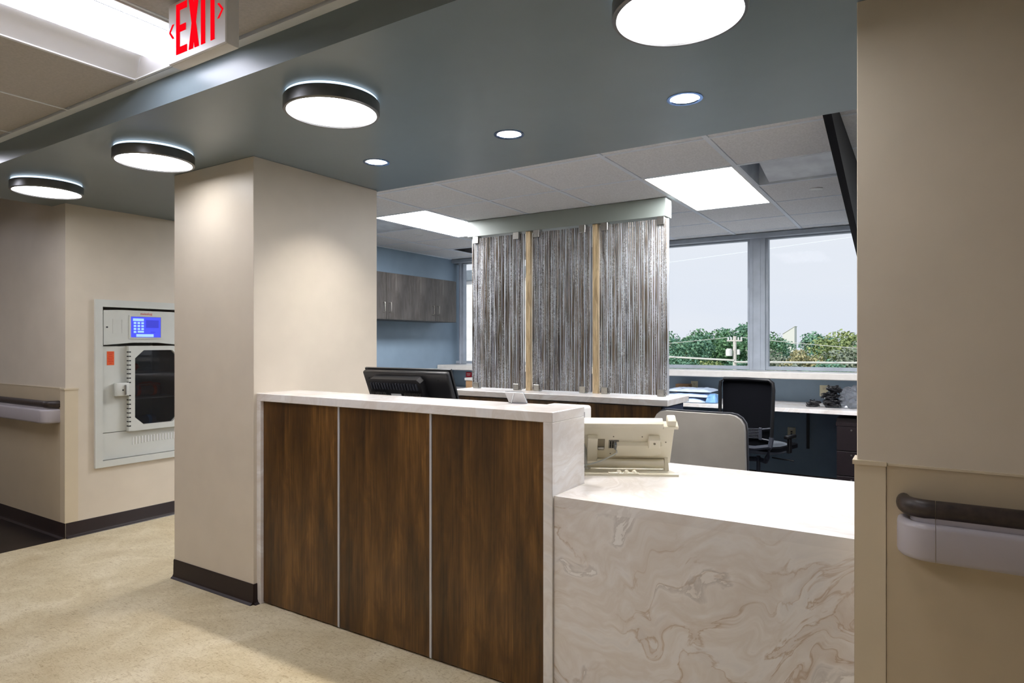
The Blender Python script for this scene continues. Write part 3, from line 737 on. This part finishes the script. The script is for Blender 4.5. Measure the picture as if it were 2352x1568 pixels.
# ================================================================== DIVIDER WITH RESIN PANELS
t = thing('divider_counter', 'waist-high walnut divider with pale stone ledge under the reed panels', 'counter', (-2.45, 4.63, 0))
part('ledge', B().box(-3.42, -1.495, 4.385, 4.875, .915, .96, .002), M_slab, t)
for x0, x1 in ((-3.36, -2.78), (-2.775, -2.217), (-2.212, -1.555)): part('wood_panel', B().box(x0, x1, 4.425, 4.445, .1, .905), M_wood, t)
part('core', B().box(-3.36, -1.54, 4.445, 4.83, .0, .912), M_greyp, t)
part('end_panel', B().box(-1.54, -1.525, 4.425, 4.83, .0, .912), simple('slate_laminate', (62, 70, 92), .5), t)
t = solo('ceiling_header', B().box(-3.41, -1.595, 4.635, 4.765, 2.30, 2.439, .002), M_head, 'grey-green box beam under the ceiling above the reed panels', 'beam', (-2.5, 4.7, 2.30))
def resin(x0, x1, label, seed):
    random.seed(seed); z0, z1 = .968, 2.286
    t = thing('resin_panel', label, 'screen panel', ((x0+x1)/2, 4.68, .96), group='resin panels with embedded reeds')
    part('sheet', B().box(x0, x1, 4.662, 4.676, z0, z1, .001), M_resin, t)
    bb = [B(), B()]; n = int((x1-x0)/.0165); pitch = (x1-x0-.012)/n
    def stalk(light, x, y, r):
        ph = random.uniform(0, 90); am = random.uniform(.0005, .0032); pts = []; rr = []
        for j in range(19):
            z = z0+.002+(z1-z0-.004)*j/18
            xx = x+am*noise.noise(Vector((ph, z*2.6, 0)))*2; xx = min(max(xx, x0+r), x1-r)
            pts.append((xx, y+.0015*noise.noise(Vector((ph, z*3, 5))), z)); rr.append(r*(.8+.75*abs(noise.noise(Vector((ph, z*9, 9))))))
        bb[light].tube(pts, r, 6, rads=rr)
    for k in range(n):
        x = x0+.006+pitch*(k+.5)
        stalk(0, x+random.uniform(-.0025, .0025), 4.655, random.uniform(.0042, .0066))
        if random.random() < .78: stalk(1, x+pitch/2+random.uniform(-.001, .001), 4.658, random.uniform(.0018, .0032))
        if random.random() < .35: stalk(0, x+pitch*random.uniform(.2, .8), 4.682, random.uniform(.003, .005))
    part('reeds', bb[0], M_reed, t, kind='stuff', label='brown mottled upright reeds')
    part('gap_strands', bb[1], M_strand, t, kind='stuff', label='added white strands imitating bright backlit gaps between the reeds')
    for x in (x0+.05, x1-.055 if x1 > -1.7 else x1-.07):
        part('clip', B().box(x-.028, x+.028, 4.640, 4.698, z1-.045, 2.302, .002), M_steel, t)
        part('clip', B().box(x-.026, x+.026, 4.640, 4.698, .9605, z0+.045, .002), M_steel, t)
resin(-3.379, -2.838, 'resin panel of upright reeds, leftmost of the three', 11)
resin(-2.757, -2.214, 'resin panel of upright reeds, middle of the three', 12)
resin(-2.142, -1.582, 'resin panel of upright reeds, rightmost of the three', 13)
random.seed(5)
for x, l in ((-2.797, 'pale wooden post between left and middle reed panels'), (-2.178, 'pale wooden post between middle and right reed panels')):
    solo('wooden_post', B().box(x-.024, x+.024, 4.66, 4.73, .96, 2.30, .002), M_post, l, 'post', (x, 4.695, .96))

# ================================================================== FIN under the ceiling
solo('ceiling_fin', B().prism([(3.04, 2.336), (6.6, 1.51), (6.6, 2.437), (3.04, 2.437)], -.357, -.322, 'X'), M_fin, 'black sloping fin panel hanging from the office ceiling', 'panel', (-.34, 4.8, 2.2))

# ================================================================== CABINETS
def cabinet(y0, y1, label):
    xf_, z0, z1 = -4.80, 1.612, 2.112
    t = thing('wall_cabinet', label, 'cabinet', (-4.97, (y0+y1)/2, z0), group='smoky oak wall cabinets')
    part('carcass', B().box(-5.129, xf_-.022, y0+.001, y1-.001, z0, z1+.004), M_greyw, t)
    m = (y0+y1)/2
    for a, c, h in ((y0, m, m-.05), (m, y1, m+.045)):
        d = finish('door', B().box(0, .02, 0, c-a-.005, 0, z1-z0-.004, .001), M_greyw, None); d.parent = t; d.location = Vector((xf_-.021, a+.0025, z0+.002))-t.location
        part('handle', B().tube([(xf_-.001, h, 1.692), (xf_+.028, h, 1.692), (xf_+.03, h, 1.70), (xf_+.03, h, 1.785), (xf_+.028, h, 1.793), (xf_-.001, h, 1.793)], .0042, 8), M_steel, d)
cabinet(5.48, 6.295, 'smoky oak two-door wall cabinet nearest the window')
cabinet(4.665, 5.48, 'smoky oak two-door wall cabinet next left, partly behind the column')

# ================================================================== WINDOW WORKTOP AND THINGS ON IT
t = thing('worktop', 'long pale worktop running under the windows', 'worktop', (-1.8, 6.3, .76))
part('surface', B().box(-5.12, 3.55, 5.96, 6.675, .765, .80, .002), M_slab, t)
for x in (-.906, -2.6, -4.2, 1.2):
    part('bracket', B().box(x-.012, x+.012, 6.655, 6.678, .36, .764).prism([(6.66, .73), (6.1, .745), (6.1, .764), (6.66, .764)], x-.01, x+.01, 'X'), M_black, t)
t = thing('file_pedestal', 'dark espresso drawer pedestal under the window worktop', 'cabinet', (-.39, 6.28, 0))
part('carcass', B().box(-.596, -.19, 6.002, 6.6, .03, .735), M_espr, t)
part('top', B().box(-.60, -.186, 5.98, 6.602, .672, .70), M_espr, t)
for z0_, z1_ in ((.468, .668), (.262, .462), (.04, .256)):
    d = part('drawer', B().box(-.594, -.192, 5.982, 6.002, z0_, z1_, .002), M_espr, t)
    part('lock', B().cyl(0, 0, -.004, .004, .007, 12, xf=Matrix.Translation((-.485, 5.98, z1_-.028)) @ Matrix.Rotation(PI/2, 4, 'X')), M_steel, d)
def outlet(x, z, label, kind='duplex'):
    t = thing('outlet', label, 'outlet', (x, 6.68, z))
    part('plate', B().box(x-.036, x+.036, 6.673, 6.6795, z-.052, z+.052, .002), M_out, t)
    if kind == 'duplex':
        for dz in (-.022, .022):
            f = part('socket', B().box(x-.016, x+.016, 6.671, 6.673, z+dz-.015, z+dz+.015, .001), M_out, t)
            part('slot', B().box(x-.007, x-.005, 6.67, 6.671, z+dz-.003, z+dz+.008).box(x+.005, x+.007, 6.67, 6.671, z+dz-.003, z+dz+.008).box(x-.002, x+.002, 6.67, 6.671, z+dz-.010, z+dz-.006), M_blk, f)
    else:
        part('jack', B().box(x-.008, x+.008, 6.671, 6.673, z+.004, z+.018).box(x-.008, x+.008, 6.671, 6.673, z-.018, z-.004), M_blk, t)
        part('label_strip', B().box(x-.02, x+.02, 6.6725, 6.673, z+.035, z+.043).box(x-.02, x+.02, 6.6725, 6.673, z-.043, z-.035), M_card, t)
outlet(-1.99, .914, 'ivory power outlet on the blue wall, left of the mesh chair')
outlet(-.77, .912, 'ivory power outlet on the blue wall behind the cable pile')
outlet(-1.052, .497, 'ivory data outlet low on the wall under the worktop', 'data')
t = thing('notice_plate', 'small red notice plate on the blue wall beside the left panel', 'sign', (-4.89, 6.68, .96))
part('plate', B().box(-4.935, -4.845, 6.672, 6.6795, .925, .99, .002), simple('red_plate', (190, 20, 40), .4), t)
part('print', B().box(-4.92, -4.86, 6.671, 6.672, .965, .972).box(-4.915, -4.87, 6.671, 6.672, .948, .954), M_card, t)
t = thing('cardboard_box', 'flat brown cardboard box with pale lid beyond the divider', 'box', (-4.2, 6.3, .80))
part('body', B().box(-4.50, -3.98, 6.08, 6.32, .80, .925, .003), M_box, t); part('lid', B().box(-4.51, -3.97, 6.07, 6.33, .925, .955, .003), M_sill, t)
part('tape', B().box(-4.09, -4.05, 6.068, 6.07, .80, .925), M_out, t)
def pillow(b, x0, x1, y0, y1, z0, z1, seed, amp=.012):
    nx, ny = 22, 16; T = {}
    for side in (0, 1):
        for i in range(nx+1):
            for j in range(ny+1):
                u, v = i/nx, j/ny; e = (1-abs(2*u-1)**5)*(1-abs(2*v-1)**5)
                x = x0+(x1-x0)*u; y = y0+(y1-y0)*v
                n_ = noise.noise(Vector((x*16, y*16, seed)))+.6*abs(noise.noise(Vector((x*38, y*30, seed+3))))
                zz = z0+.004+((z1-z0)*e+amp*n_*e if side else -.004*e)
                x += .008*noise.noise(Vector((y*20, seed, z0))); T[side, i, j] = b.bm.verts.new((x, y, zz))
    for i in range(nx):
        for j in range(ny):
            b.bm.faces.new((T[1, i, j], T[1, i+1, j], T[1, i+1, j+1], T[1, i, j+1])); b.bm.faces.new((T[0, i, j], T[0, i, j+1], T[0, i+1, j+1], T[0, i+1, j]))
    for i in range(nx):
        for j in (0, ny): b.bm.faces.new((T[0, i, j], T[1, i, j], T[1, i+1, j], T[0, i+1, j]))
    for j in range(ny):
        for i in (0, nx): b.bm.faces.new((T[0, i, j], T[1, i, j], T[1, i, j+1], T[0, i, j+1]))
    return b
solo('plastic_bag', pillow(B(), -2.16, -1.70, 6.0, 6.42, .801, .835, 1), M_bag, 'flat white plastic bag at the bottom of the stack left of the mesh chair', 'bag', (-1.93, 6.2, .8))
solo('plastic_bag', pillow(B(), -2.10, -1.66, 6.05, 6.45, .848, .88, 2), M_bag, 'pale plastic bag in the middle of the stack left of the mesh chair', 'bag', (-1.88, 6.25, .848))
solo('plastic_bag', pillow(B(), -2.12, -1.67, 6.08, 6.5, .893, .915, 3), M_bag, 'bluish plastic bag on top of the stack left of the mesh chair', 'bag', (-1.9, 6.3, .893))
solo('plastic_bag', pillow(B(), -1.70, -1.60, 6.04, 6.2, .801, .88, 4), M_bagblue, 'small blue plastic bag beside the mesh chair back', 'bag', (-1.65, 6.12, .8))
b = B().box(-2.14, -2.0, 6.52, 6.62, .80, .94, .003); solo('small_carton', b, M_box, 'small brown carton behind the stack of plastic bags', 'box', (-2.07, 6.57, .8))
# coiled cables
random.seed(21)
def coil(cx, cy, z, R_, n, seed):
    random.seed(seed); b = B(); n *= 2
    for k in range(n):
        a0 = random.uniform(0, 6.3); rx = R_*random.uniform(.6, 1); ry = R_*random.uniform(.25, .55); ox, oy = random.uniform(-.02, .02), random.uniform(-.02, .02); rot = random.uniform(0, 3)
        pts = []
        for i in range(17):
            a = a0+i*2*PI/15; x = rx*math.cos(a); y = ry*math.sin(a)
            pts.append((cx+ox+x*math.cos(rot)-y*math.sin(rot), cy+oy+x*math.sin(rot)+y*math.cos(rot), z+.006+k*.0030+.02*noise.noise(Vector((a, k, seed)))+.004))
        b.tube(pts, random.uniform(.004, .007), 5)
    b.box(cx-.012, cx+.012, cy-R_*.4, cy+R_*.4, z+.006, z+.004+n*.0026, .004)
    return b
for k, (cx, cy, z, R_, n_, lab) in enumerate(((-.66, 6.22, .801, .085, 9, 'bottom black coiled cable of the pile beside the clear bag'), (-.665, 6.25, .862, .075, 9, 'second black coiled cable up in the cable pile'),
        (-.64, 6.27, .922, .06, 8, 'topmost black coiled cable on the cable pile'), (-.80, 6.20, .801, .06, 7, 'black coiled cable lying apart at the left of the cable pile'))):
    solo('coiled_cable', coil(cx, cy, z, R_, n_, 30+k), M_cable, lab, 'cable', (cx, cy, z))
solo('clear_bag', B().blob(-.47, 6.27, .87, .115, .13, .10, 4, .5, 5, 4, flat=.802), M_film, 'crumpled clear plastic bag beside the black cables', 'bag', (-.47, 6.27, .8))

# ================================================================== LIGHTS AND CEILING FITTINGS
def round_light(x, y, label):
    t = thing('ceiling_light', label, 'ceiling light', (x, y, SOF), group='round drum lights under the soffit')
    part('ring', B().lathe([(.163, SOF-.012), (.184, SOF-.012), (.186, SOF-.015), (.186, SOF-.058), (.182, SOF-.062), (.174, SOF-.062), (.172, SOF-.055), (.163, SOF-.050), (.163, SOF-.012)], x, y, 64), M_ring, t)
    part('lens', B().cyl(x, y, SOF-.056, SOF-.046, .1715, 64), M_lens, t)
    part('mount', B().cyl(x, y, SOF-.046, SOF-.0005, .1, 24), M_dark, t)
    part('uplight_ring', B().lathe([(.150, SOF-.02), (.178, SOF-.0115), (.178, SOF-.001), (.150, SOF-.001), (.150, SOF-.02)], x, y, 64), M_halo, t, label='pale glowing rim above the ring')
round_light(-.573, 1.777, 'round drum light cut by the top edge of the frame')
round_light(-1.978, 1.782, 'round drum light just right of the exit sign')
round_light(-3.283, 1.789, 'round drum light just in front of the cream column')
round_light(-4.48, 1.794, 'round drum light farthest left, over the dark floor end')
for (x, y), l in zip(DL, ('smallest recessed downlight, right of the cream column', 'middle recessed downlight of the three over the desk', 'largest recessed downlight, nearest the right wall')):
    t = thing('downlight', l, 'ceiling light', (x, y, SOF), group='recessed downlights over the desk')
    part('trim_ring', B().lathe([(.0565, SOF+.002), (.058, SOF-.003), (.070, SOF-.003), (.071, SOF-.0003), (.0565, SOF+.002)], x, y, 40), M_chrome, t)
    part('reflector', B().lathe([(.057, SOF+.001), (.050, SOF+.04), (.036, SOF+.075), (.03, SOF+.08)], x, y, 40), simple('reflector_white', (235, 232, 240), .25, .6) if 'reflector_white' not in MATS else MATS['reflector_white'], t)
    part('bulb', B().cyl(x, y, SOF+.07, SOF+.08, .034, 24), M_down, t)
    part('can', B().ring(x, y, SOF+.0, SOF+.12, .0615, .0585, 24).cyl(x, y, SOF+.115, SOF+.12, .06, 24), M_dark, t)
for ix, l in zip(lights, ('flat rectangular light panel left of the reed panels', 'flat rectangular light panel right of the reed panels', 'flat rectangular light panel hidden past the right wall')):
    x0, x1, y0, y1 = GX[ix]+.014, GX[ix+1]-.014, GY[2]+.009, GY[4]-.009
    t = thing('panel_light', l, 'ceiling light', ((x0+x1)/2, (y0+y1)/2, CEI), group='flat office light panels')
    part('lens', B().box(x0+.012, x1-.012, y0+.012, y1-.012, CEI+.003, CEI+.012), M_panel, t)
    part('frame', B().frame([(x0, y0), (x1, y0), (x1, y1), (x0, y1)], [(x0+.012, y0+.012), (x1-.012, y0+.012), (x1-.012, y1-.012), (x0+.012, y1-.012)], CEI+.0, CEI+.03), M_white, t)
for (tx, ty), l in zip(TX, ('farthest corridor troffer at the dark-floored end', 'corridor troffer just past the left edge of the frame', 'bright white corridor troffer beside the exit sign', 'added unseen troffer brightening the counter front')):
    x0, x1, y0, y1 = tx+.012, tx+.5976, ty, ty+1.202
    t = thing('troffer_light', l, 'ceiling light', ((x0+x1)/2, (y0+y1)/2, CEI), group='corridor troffers')
    cx = (x0+x1)/2
    for s_ in (-1, 1):
        pr_ = [(cx+s_*.29, CEI+.002), (cx+s_*.24, CEI+.028), (cx+s_*.18, CEI+.046), (cx+s_*.13, CEI+.052), (cx+s_*.13, CEI+.056), (cx+s_*.18, CEI+.05), (cx+s_*.24, CEI+.032), (cx+s_*.292, CEI+.006)]
        part('side_reflector', B().prism(pr_, y0, y1, 'Y'), M_white, t)
    part('lens', B().box(cx-.132, cx+.132, y0+.01, y1-.01, CEI+.040, CEI+.05, .008, 2), M_troff, t)
    for (a, c) in ((y0, y0+.03), (y1-.03, y1)):
        k = 1 if a == y0 else -1
        b = B(); q = [(x0+.004, a if k > 0 else c, CEI+.001), (x1-.004, a if k > 0 else c, CEI+.001), (cx+.13, (a+.055 if k > 0 else c-.055), CEI+.055), (cx-.13, (a+.055 if k > 0 else c-.055), CEI+.055)]
        lo = [b.bm.verts.new(p) for p in q]; hi = [b.bm.verts.new((p[0], p[1], p[2]+.004)) for p in q]
        b.bm.faces.new(lo); b.bm.faces.new(hi[::-1])
        for i in range(4): b.bm.faces.new((lo[i], hi[i], hi[(i+1) % 4], lo[(i+1) % 4]))
        part('end_reflector', b, M_white, t)
    part('frame', B().frame([(x0-.003, y0-.004), (x1+.003, y0-.004), (x1+.003, y1+.008), (x0-.003, y1+.008)], [(x0+.004, y0+.003), (x1-.004, y0+.003), (x1-.004, y1-.002), (x0+.004, y1-.002)], CEI-.002, CEI+.06), M_white, t)
# air units
def airbox(ix, iy, label):
    x0, x1, y0, y1 = GX[ix]+.015, GX[ix+1]-.015, GY[iy]+.011, GY[iy+1]-.011
    t = thing('air_diffuser', label, 'air vent', ((x0+x1)/2, (y0+y1)/2, CEI))
    mt = simple('galvanised_sheet', (222, 230, 242), .35, 0, var=.08) if 'galvanised_sheet' not in MATS else MATS['galvanised_sheet']
    part('housing', B().frame([(x0, y0), (x1, y0), (x1, y1), (x0, y1)], [(x0+.006, y0+.006), (x1-.006, y0+.006), (x1-.006, y1-.006), (x0+.006, y1-.006)], CEI, CEI+.16).box(x0, x1, y0, y1, CEI+.155, CEI+.165), mt, t)
    part('deflector', B().prism([(y0+.16, CEI+.085), (y1-.012, CEI+.012), (y1-.012, CEI+.016), (y0+.16, CEI+.09)], x0+.075, x1-.01, 'X').prism([(y0+.16, CEI+.085), (y1-.012, CEI+.012), (y1-.012, CEI+.03), (y0+.16, CEI+.12)], x0+.072, x0+.076, 'X'), mt, t, label='shiny sloping deflector sheet')
    part('duct_collar', B().ring((x0+x1)/2+.02, y0+.14, CEI+.10, CEI+.155, .11, .10, 32), M_black, t)
    part('duct_hole', B().cyl((x0+x1)/2+.02, y0+.14, CEI+.13, CEI+.153, .10, 32), M_dark, t)
    for k in range(5): part('louver', B().box(x0+.09+k*.1, x0+.145+k*.1, y0+.155, y0+.16, CEI+.06, CEI+.15), mt, t)
airbox(ia, 2, 'open metal air diffuser in the ceiling right of the bright panel')
airbox(ia-6, 2, 'metal air diffuser in the ceiling beside the column edge')
x0, x1, y0, y1 = GX[ia-6]+.015, GX[ia-5]-.015, GY[5]+.01, GY[6]-.012
t = thing('return_grille', 'dark return air grille in the ceiling near the window', 'air vent', ((x0+x1)/2, (y0+y1)/2, CEI))
part('frame', B().frame([(x0, y0), (x1, y0), (x1, y1), (x0, y1)], [(x0+.03, y0+.03), (x1-.03, y0+.03), (x1-.03, y1-.03), (x0+.03, y1-.03)], CEI, CEI+.01), M_grid, t)
b = B()
for k in range(30): b.prism([(y0+.035+k*.0175, CEI+.002), (y0+.037+k*.0175, CEI+.002), (y0+.047+k*.0175, CEI+.02), (y0+.045+k*.0175, CEI+.02)], x0+.03, x1-.03, 'X')
part('louvers', b, M_greyp, t, kind='stuff')
part('plenum_box', B().box(x0, x1, y0, y1, CEI+.05, CEI+.06), M_dark, t)
for x, y, l in ((-.623, 4.965, 'white round cover plate in the ceiling tile beside the fin'), (-4.26, 4.955, 'white round cover plate in the ceiling tile near the left light panel')):
    solo('sprinkler_cover', B().lathe([(0.0005, CEI-.004), (.040, CEI-.004), (.045, CEI-.001), (.045, CEI+.003), (.0005, CEI+.003)], x, y, 32), M_white, l, 'ceiling plate', (x, y, CEI-.004))

# ================================================================== EXIT SIGN
t = thing('exit_sign', 'white exit sign with red letters and two arrows hung from the ceiling', 'sign', (-1.86, 1.16, CEI))
ex0, ex1, ez0, ez1, ey = -2.011, -1.711, 2.232, 2.425, 1.14
part('housing', B().box(ex0+.002, ex1-.002, ey+.006, ey+.046, ez0, ez1, .004, 2), M_white, t)
fp = part('face_plate', B().box(ex0, ex1, ey, ey+.008, ez0+.001, ez1-.001, .003), M_white, t)
part('canopy', B().box(-1.92, -1.80, 1.13, 1.20, ez1, CEI-.001, .003), M_white, t)
def flat(polys, name, label=None):
    b = B()
    for p in polys: b.prism(p, ey-.0012, ey, 'Y')
    return part(name, b, M_exit, fp, label=label)
zb, zt = 2.256, 2.412; th = .021; zm = (zb+zt)/2
def rect(a, c, d, e): return [(a, d), (c, d), (c, e), (a, e)]
flat([rect(-1.966, -1.947, zb, zt), rect(-1.947, -1.908, zt-th, zt), rect(-1.947, -1.914, zm-th/2, zm+th/2), rect(-1.947, -1.908, zb, zb+th)], 'letter', 'red letter E')
flat([[(-1.898, zb), (-1.876, zb), (-1.845, zt), (-1.867, zt)], [(-1.845, zb), (-1.867, zb), (-1.8715, zb+.022), (-1.863, zm-.004), (-1.898, zt), (-1.876, zt), (-1.8685, zm+.035)][0:2]+[(-1.898, zt), (-1.876, zt)]], 'letter', 'red letter X')
flat([rect(-1.834, -1.813, zb, zt)], 'letter', 'red letter I')
flat([rect(-1.785, -1.766, zb, zt-th), rect(-1.802, -1.749, zt-th, zt)], 'letter', 'red letter T')
cz = 2.334; hw_ = .022
flat([[(-2.006, cz), (-1.998, cz), (-1.978, cz+hw_), (-1.987, cz+hw_)], [(-2.006, cz), (-1.987, cz-hw_), (-1.978, cz-hw_), (-1.998, cz)]], 'arrow', 'red arrow pointing left')
flat([[(-1.722, cz), (-1.730, cz), (-1.752, cz+hw_), (-1.742, cz+hw_)], [(-1.722, cz), (-1.742, cz-hw_), (-1.752, cz-hw_), (-1.730, cz)]], 'arrow', 'red arrow pointing right')

# ================================================================== OUTSIDE
o = finish('ground', B().box(-260, 120, 52, 420, -7.2, -7), M_grass, None); o['kind'] = 'structure'
o = finish('ground', B().box(-90, 70, 8, 52, -7.2, -7), simple('pale_bounce_ground', (196, 194, 188), .9, var=.06, scale=.5), None); o['kind'] = 'structure'  # unseen pale ground added to bounce sunlight up to the office ceiling
t = thing('neighbouring_wing', 'white neighbouring building wing with grey cornice outside the left window', 'building', (-9, 12.5, -7))
part('wall', B().box(-11.5, -7.2, 12, 14, -7, 2.79), M_conc, t); part('cornice', B().box(-11.6, -7.1, 11.9, 14.1, 2.79, 3.03, .01), M_greyc, t)
t = thing('distant_tower', 'pale distant tower with slanted top above the trees', 'building', (-48, 300, -7))
part('tower', B().prism([(-50.5, -7), (-45.8, -7), (-45.8, 8.6), (-50.5, 5.4)], 298, 304, 'Y'), M_conc, t)
part('roof_cap', B().prism([(-50.7, 5.4), (-45.6, 8.75), (-45.6, 8.85), (-50.7, 5.5)], 297.8, 304.2, 'Y'), M_conc, t)
t = thing('distant_building', 'pale low building far away at the left edge of the trees', 'building', (-96, 290, -7))
part('wall', B().box(-103, -94, 286, 292, -7, 3.0), M_conc, t); part('roof', B().box(-103.3, -93.7, 285.7, 292.3, 3.0, 3.5), M_greyc, t)
def tree_mesh(seed, n=3600, rx=4.2, rz=3.4):
    random.seed(seed); b = B(); lobes = []
    for k in range(26):
        a = random.uniform(0, 2*PI); q = random.uniform(0, 1)**.6; h = random.uniform(-1, 1)
        s_ = math.sqrt(max(0, 1-h*h*.8))
        lobes.append((Vector((rx*.72*q*math.cos(a)*s_, rx*.72*q*math.sin(a)*s_, rz*.72*h)), random.uniform(.9, 1.6)))
    for i in range(n):
        c, r = random.choice(lobes); d = Vector((random.gauss(0, 1), random.gauss(0, 1), random.gauss(0, 1)+.3)).normalized()
        p = c+d*r*random.uniform(.75, 1.05); s_ = random.uniform(.10, .24)
        nrm = (d+Vector((random.gauss(0, .5), random.gauss(0, .5), random.gauss(0, .5)))).normalized(); u = nrm.orthogonal().normalized(); v = nrm.cross(u)
        vs = [b.bm.verts.new(p+u*s_*math.cos(a)+v*s_*math.sin(a)*.7) for a in (0, 1.7, 3.1, 4.6)]; b.bm.faces.new(vs)
    return b
protos = []
for k in range(5):
    me = finish('foliage', tree_mesh(50+k), LEAF[k], None); d = me.data; bpy.data.objects.remove(me); protos.append(d)
tk = finish('trunk', B().tube([(0, 0, -6.0), (.1, 0, -3), (0, .1, 0)], .3, 7, rads=[.34, .26, .14]), M_bark, None); td = tk.data; bpy.data.objects.remove(tk)
random.seed(3)
desc = ['dark green', 'bluish green', 'olive green', 'tan-leaved', 'grey-green']
def px2x(px, Y):
    u = (px-1176)/F; return Y*(-math.sin(YAW)+u*math.cos(YAW))/(math.cos(YAW)+u*math.sin(YAW))
spots = [(1552, 84, 1.4, 2, 1.0), (1590, 72, 1.6, 1, .95), (1618, 86, 2.9, 0, 1.0), (1650, 80, 2.9, 0, 1.05), (1700, 88, 3.2, 1, 1.05), (1735, 84, 2.5, 0, .9), (1765, 74, .7, 4, .9), (1788, 90, 1.2, 1, .85),
         (1830, 92, -.1, 0, .8), (1850, 70, .3, 3, .75), (1885, 88, 1.9, 1, .95), (1925, 80, 1.6, 2, 1.0), (1955, 88, 2.6, 2, 1.1), (1985, 76, 1.8, 4, 1.0), (1560, 62, -1.0, 1, .8), (1620, 64, -.7, 2, .85),
         (1675, 60, -.9, 1, .8), (1740, 62, -1.0, 0, .8), (1800, 66, -.9, 4, .85), (1890, 64, -1.0, 1, .85), (1940, 60, -.9, 0, .8), (2010, 80, 2, 0, 1), (1510, 82, 2.2, 1, 1), (1470, 80, 1.2, 0, 1), (1430, 84, 1.6, 2, 1), (1390, 80, 1.2, 1, 1)]
near = sorted(range(len(spots)), key=lambda i: spots[i][0])
def where(i):
    px = spots[i][0]
    if px < 1540: return 'seen only through the reed panels'
    if px < 1720: return 'in the left window pane'
    if px < 1780: return 'beside the thick window mullion'
    if px < 1975: return 'in the right window pane'
    return 'hidden past the right wall'
seen = {}
words = ['', 'second ', 'third ', 'fourth ']
for i, (px, Y, top, k, s_) in enumerate(spots):
    row = 'low' if top < 0 else 'tall'
    key = (row, k, where(i)); seen[key] = seen.get(key, 0)+1
    side = 'leftmost ' if seen[key] == 1 else words[min(seen[key]-1, 3)]
    x = px2x(px, Y); sc = s_
    lab = f"{side}{row} {desc[k]} tree outside {where(i)}"
    r = bpy.data.objects.new('tree', None); C.objects.link(r); cz_ = top-3.1*sc
    top += .45; cz_ += .45; r.location = (x, Y, -7); r['label'] = lab; r['category'] = 'tree'; r['group'] = 'trees beyond the windows'
    f = bpy.data.objects.new('foliage', protos[k]); C.objects.link(f); f.parent = r; f.location = (0, 0, cz_+7); f.scale = (sc, sc, sc*.95); f.rotation_euler = (0, 0, random.uniform(0, 6)); f['kind'] = 'stuff'
    g = bpy.data.objects.new('trunk', td); C.objects.link(g); g.parent = r; g.location = (0, 0, cz_+7); g.scale = (sc, sc, (cz_+7)/6.0)
t = thing('utility_pole', 'pale utility pole with grey transformer left of the mullion', 'utility pole', (-13.75, 58, -7))
part('pole', B().cyl(-13.75, 58, -7, 2.0, .19, 12, .15), M_polew, t)
part('crossarm', B().box(-14.4, -13.1, 57.85, 58.0, 1.55, 1.66), M_polew, t)
b = B()
for x in (-14.3, -14.05, -13.45, -13.2): b.lathe([(.04, 1.65), (.09, 1.7), (.05, 1.76), (.09, 1.82), (.04, 1.9), (.001, 1.92)], x, 58, 8)
part('insulator', b, M_white, t, label='white insulators')
part('transformer', B().cyl(-14.17, 57.7, .28, .85, .28, 16).cyl(-14.17, 57.7, .85, .92, .2, 16), M_conc, t)
part('transformer', B().cyl(-13.36, 57.7, .4, .85, .13, 16), M_conc, t, label='small side transformer can')
def wire(pts, r, mat, label):
    P_ = []
    for i in range(21):
        u = i/20; a, c = Vector(pts[0]), Vector(pts[1]); p = a.lerp(c, u); p.z -= pts[2]*4*u*(1-u); P_.append(p)
    solo('power_line', B().tube(P_, r, 5), mat, label, 'wire', tuple(Vector(pts[0]).lerp(Vector(pts[1]), .5)))
wire([(-13.75, 57.8, -.1), (-40, 60, 1.2), .1], .09, M_wire, 'pale cable running left from the pole across the trees')
wire([(-13.75, 57.8, -.25), (12, 60, -.1), .0], .09, M_wire, 'pale cable running right from the pole across the trees')
wire([(-14.3, 58, 1.9), (-50, 50, .2), .6], .025, M_wire, 'thin upper wire left of the pole')
wire([(-13.2, 58, 1.9), (20, 52, .0), .5], .025, M_wire, 'thin upper wire right of the pole')
wire([(-28, 40, 5.6), (8, 40, 8.0), .05], .013, M_wireb, 'thin bluish wire crossing the sky high in both panes')
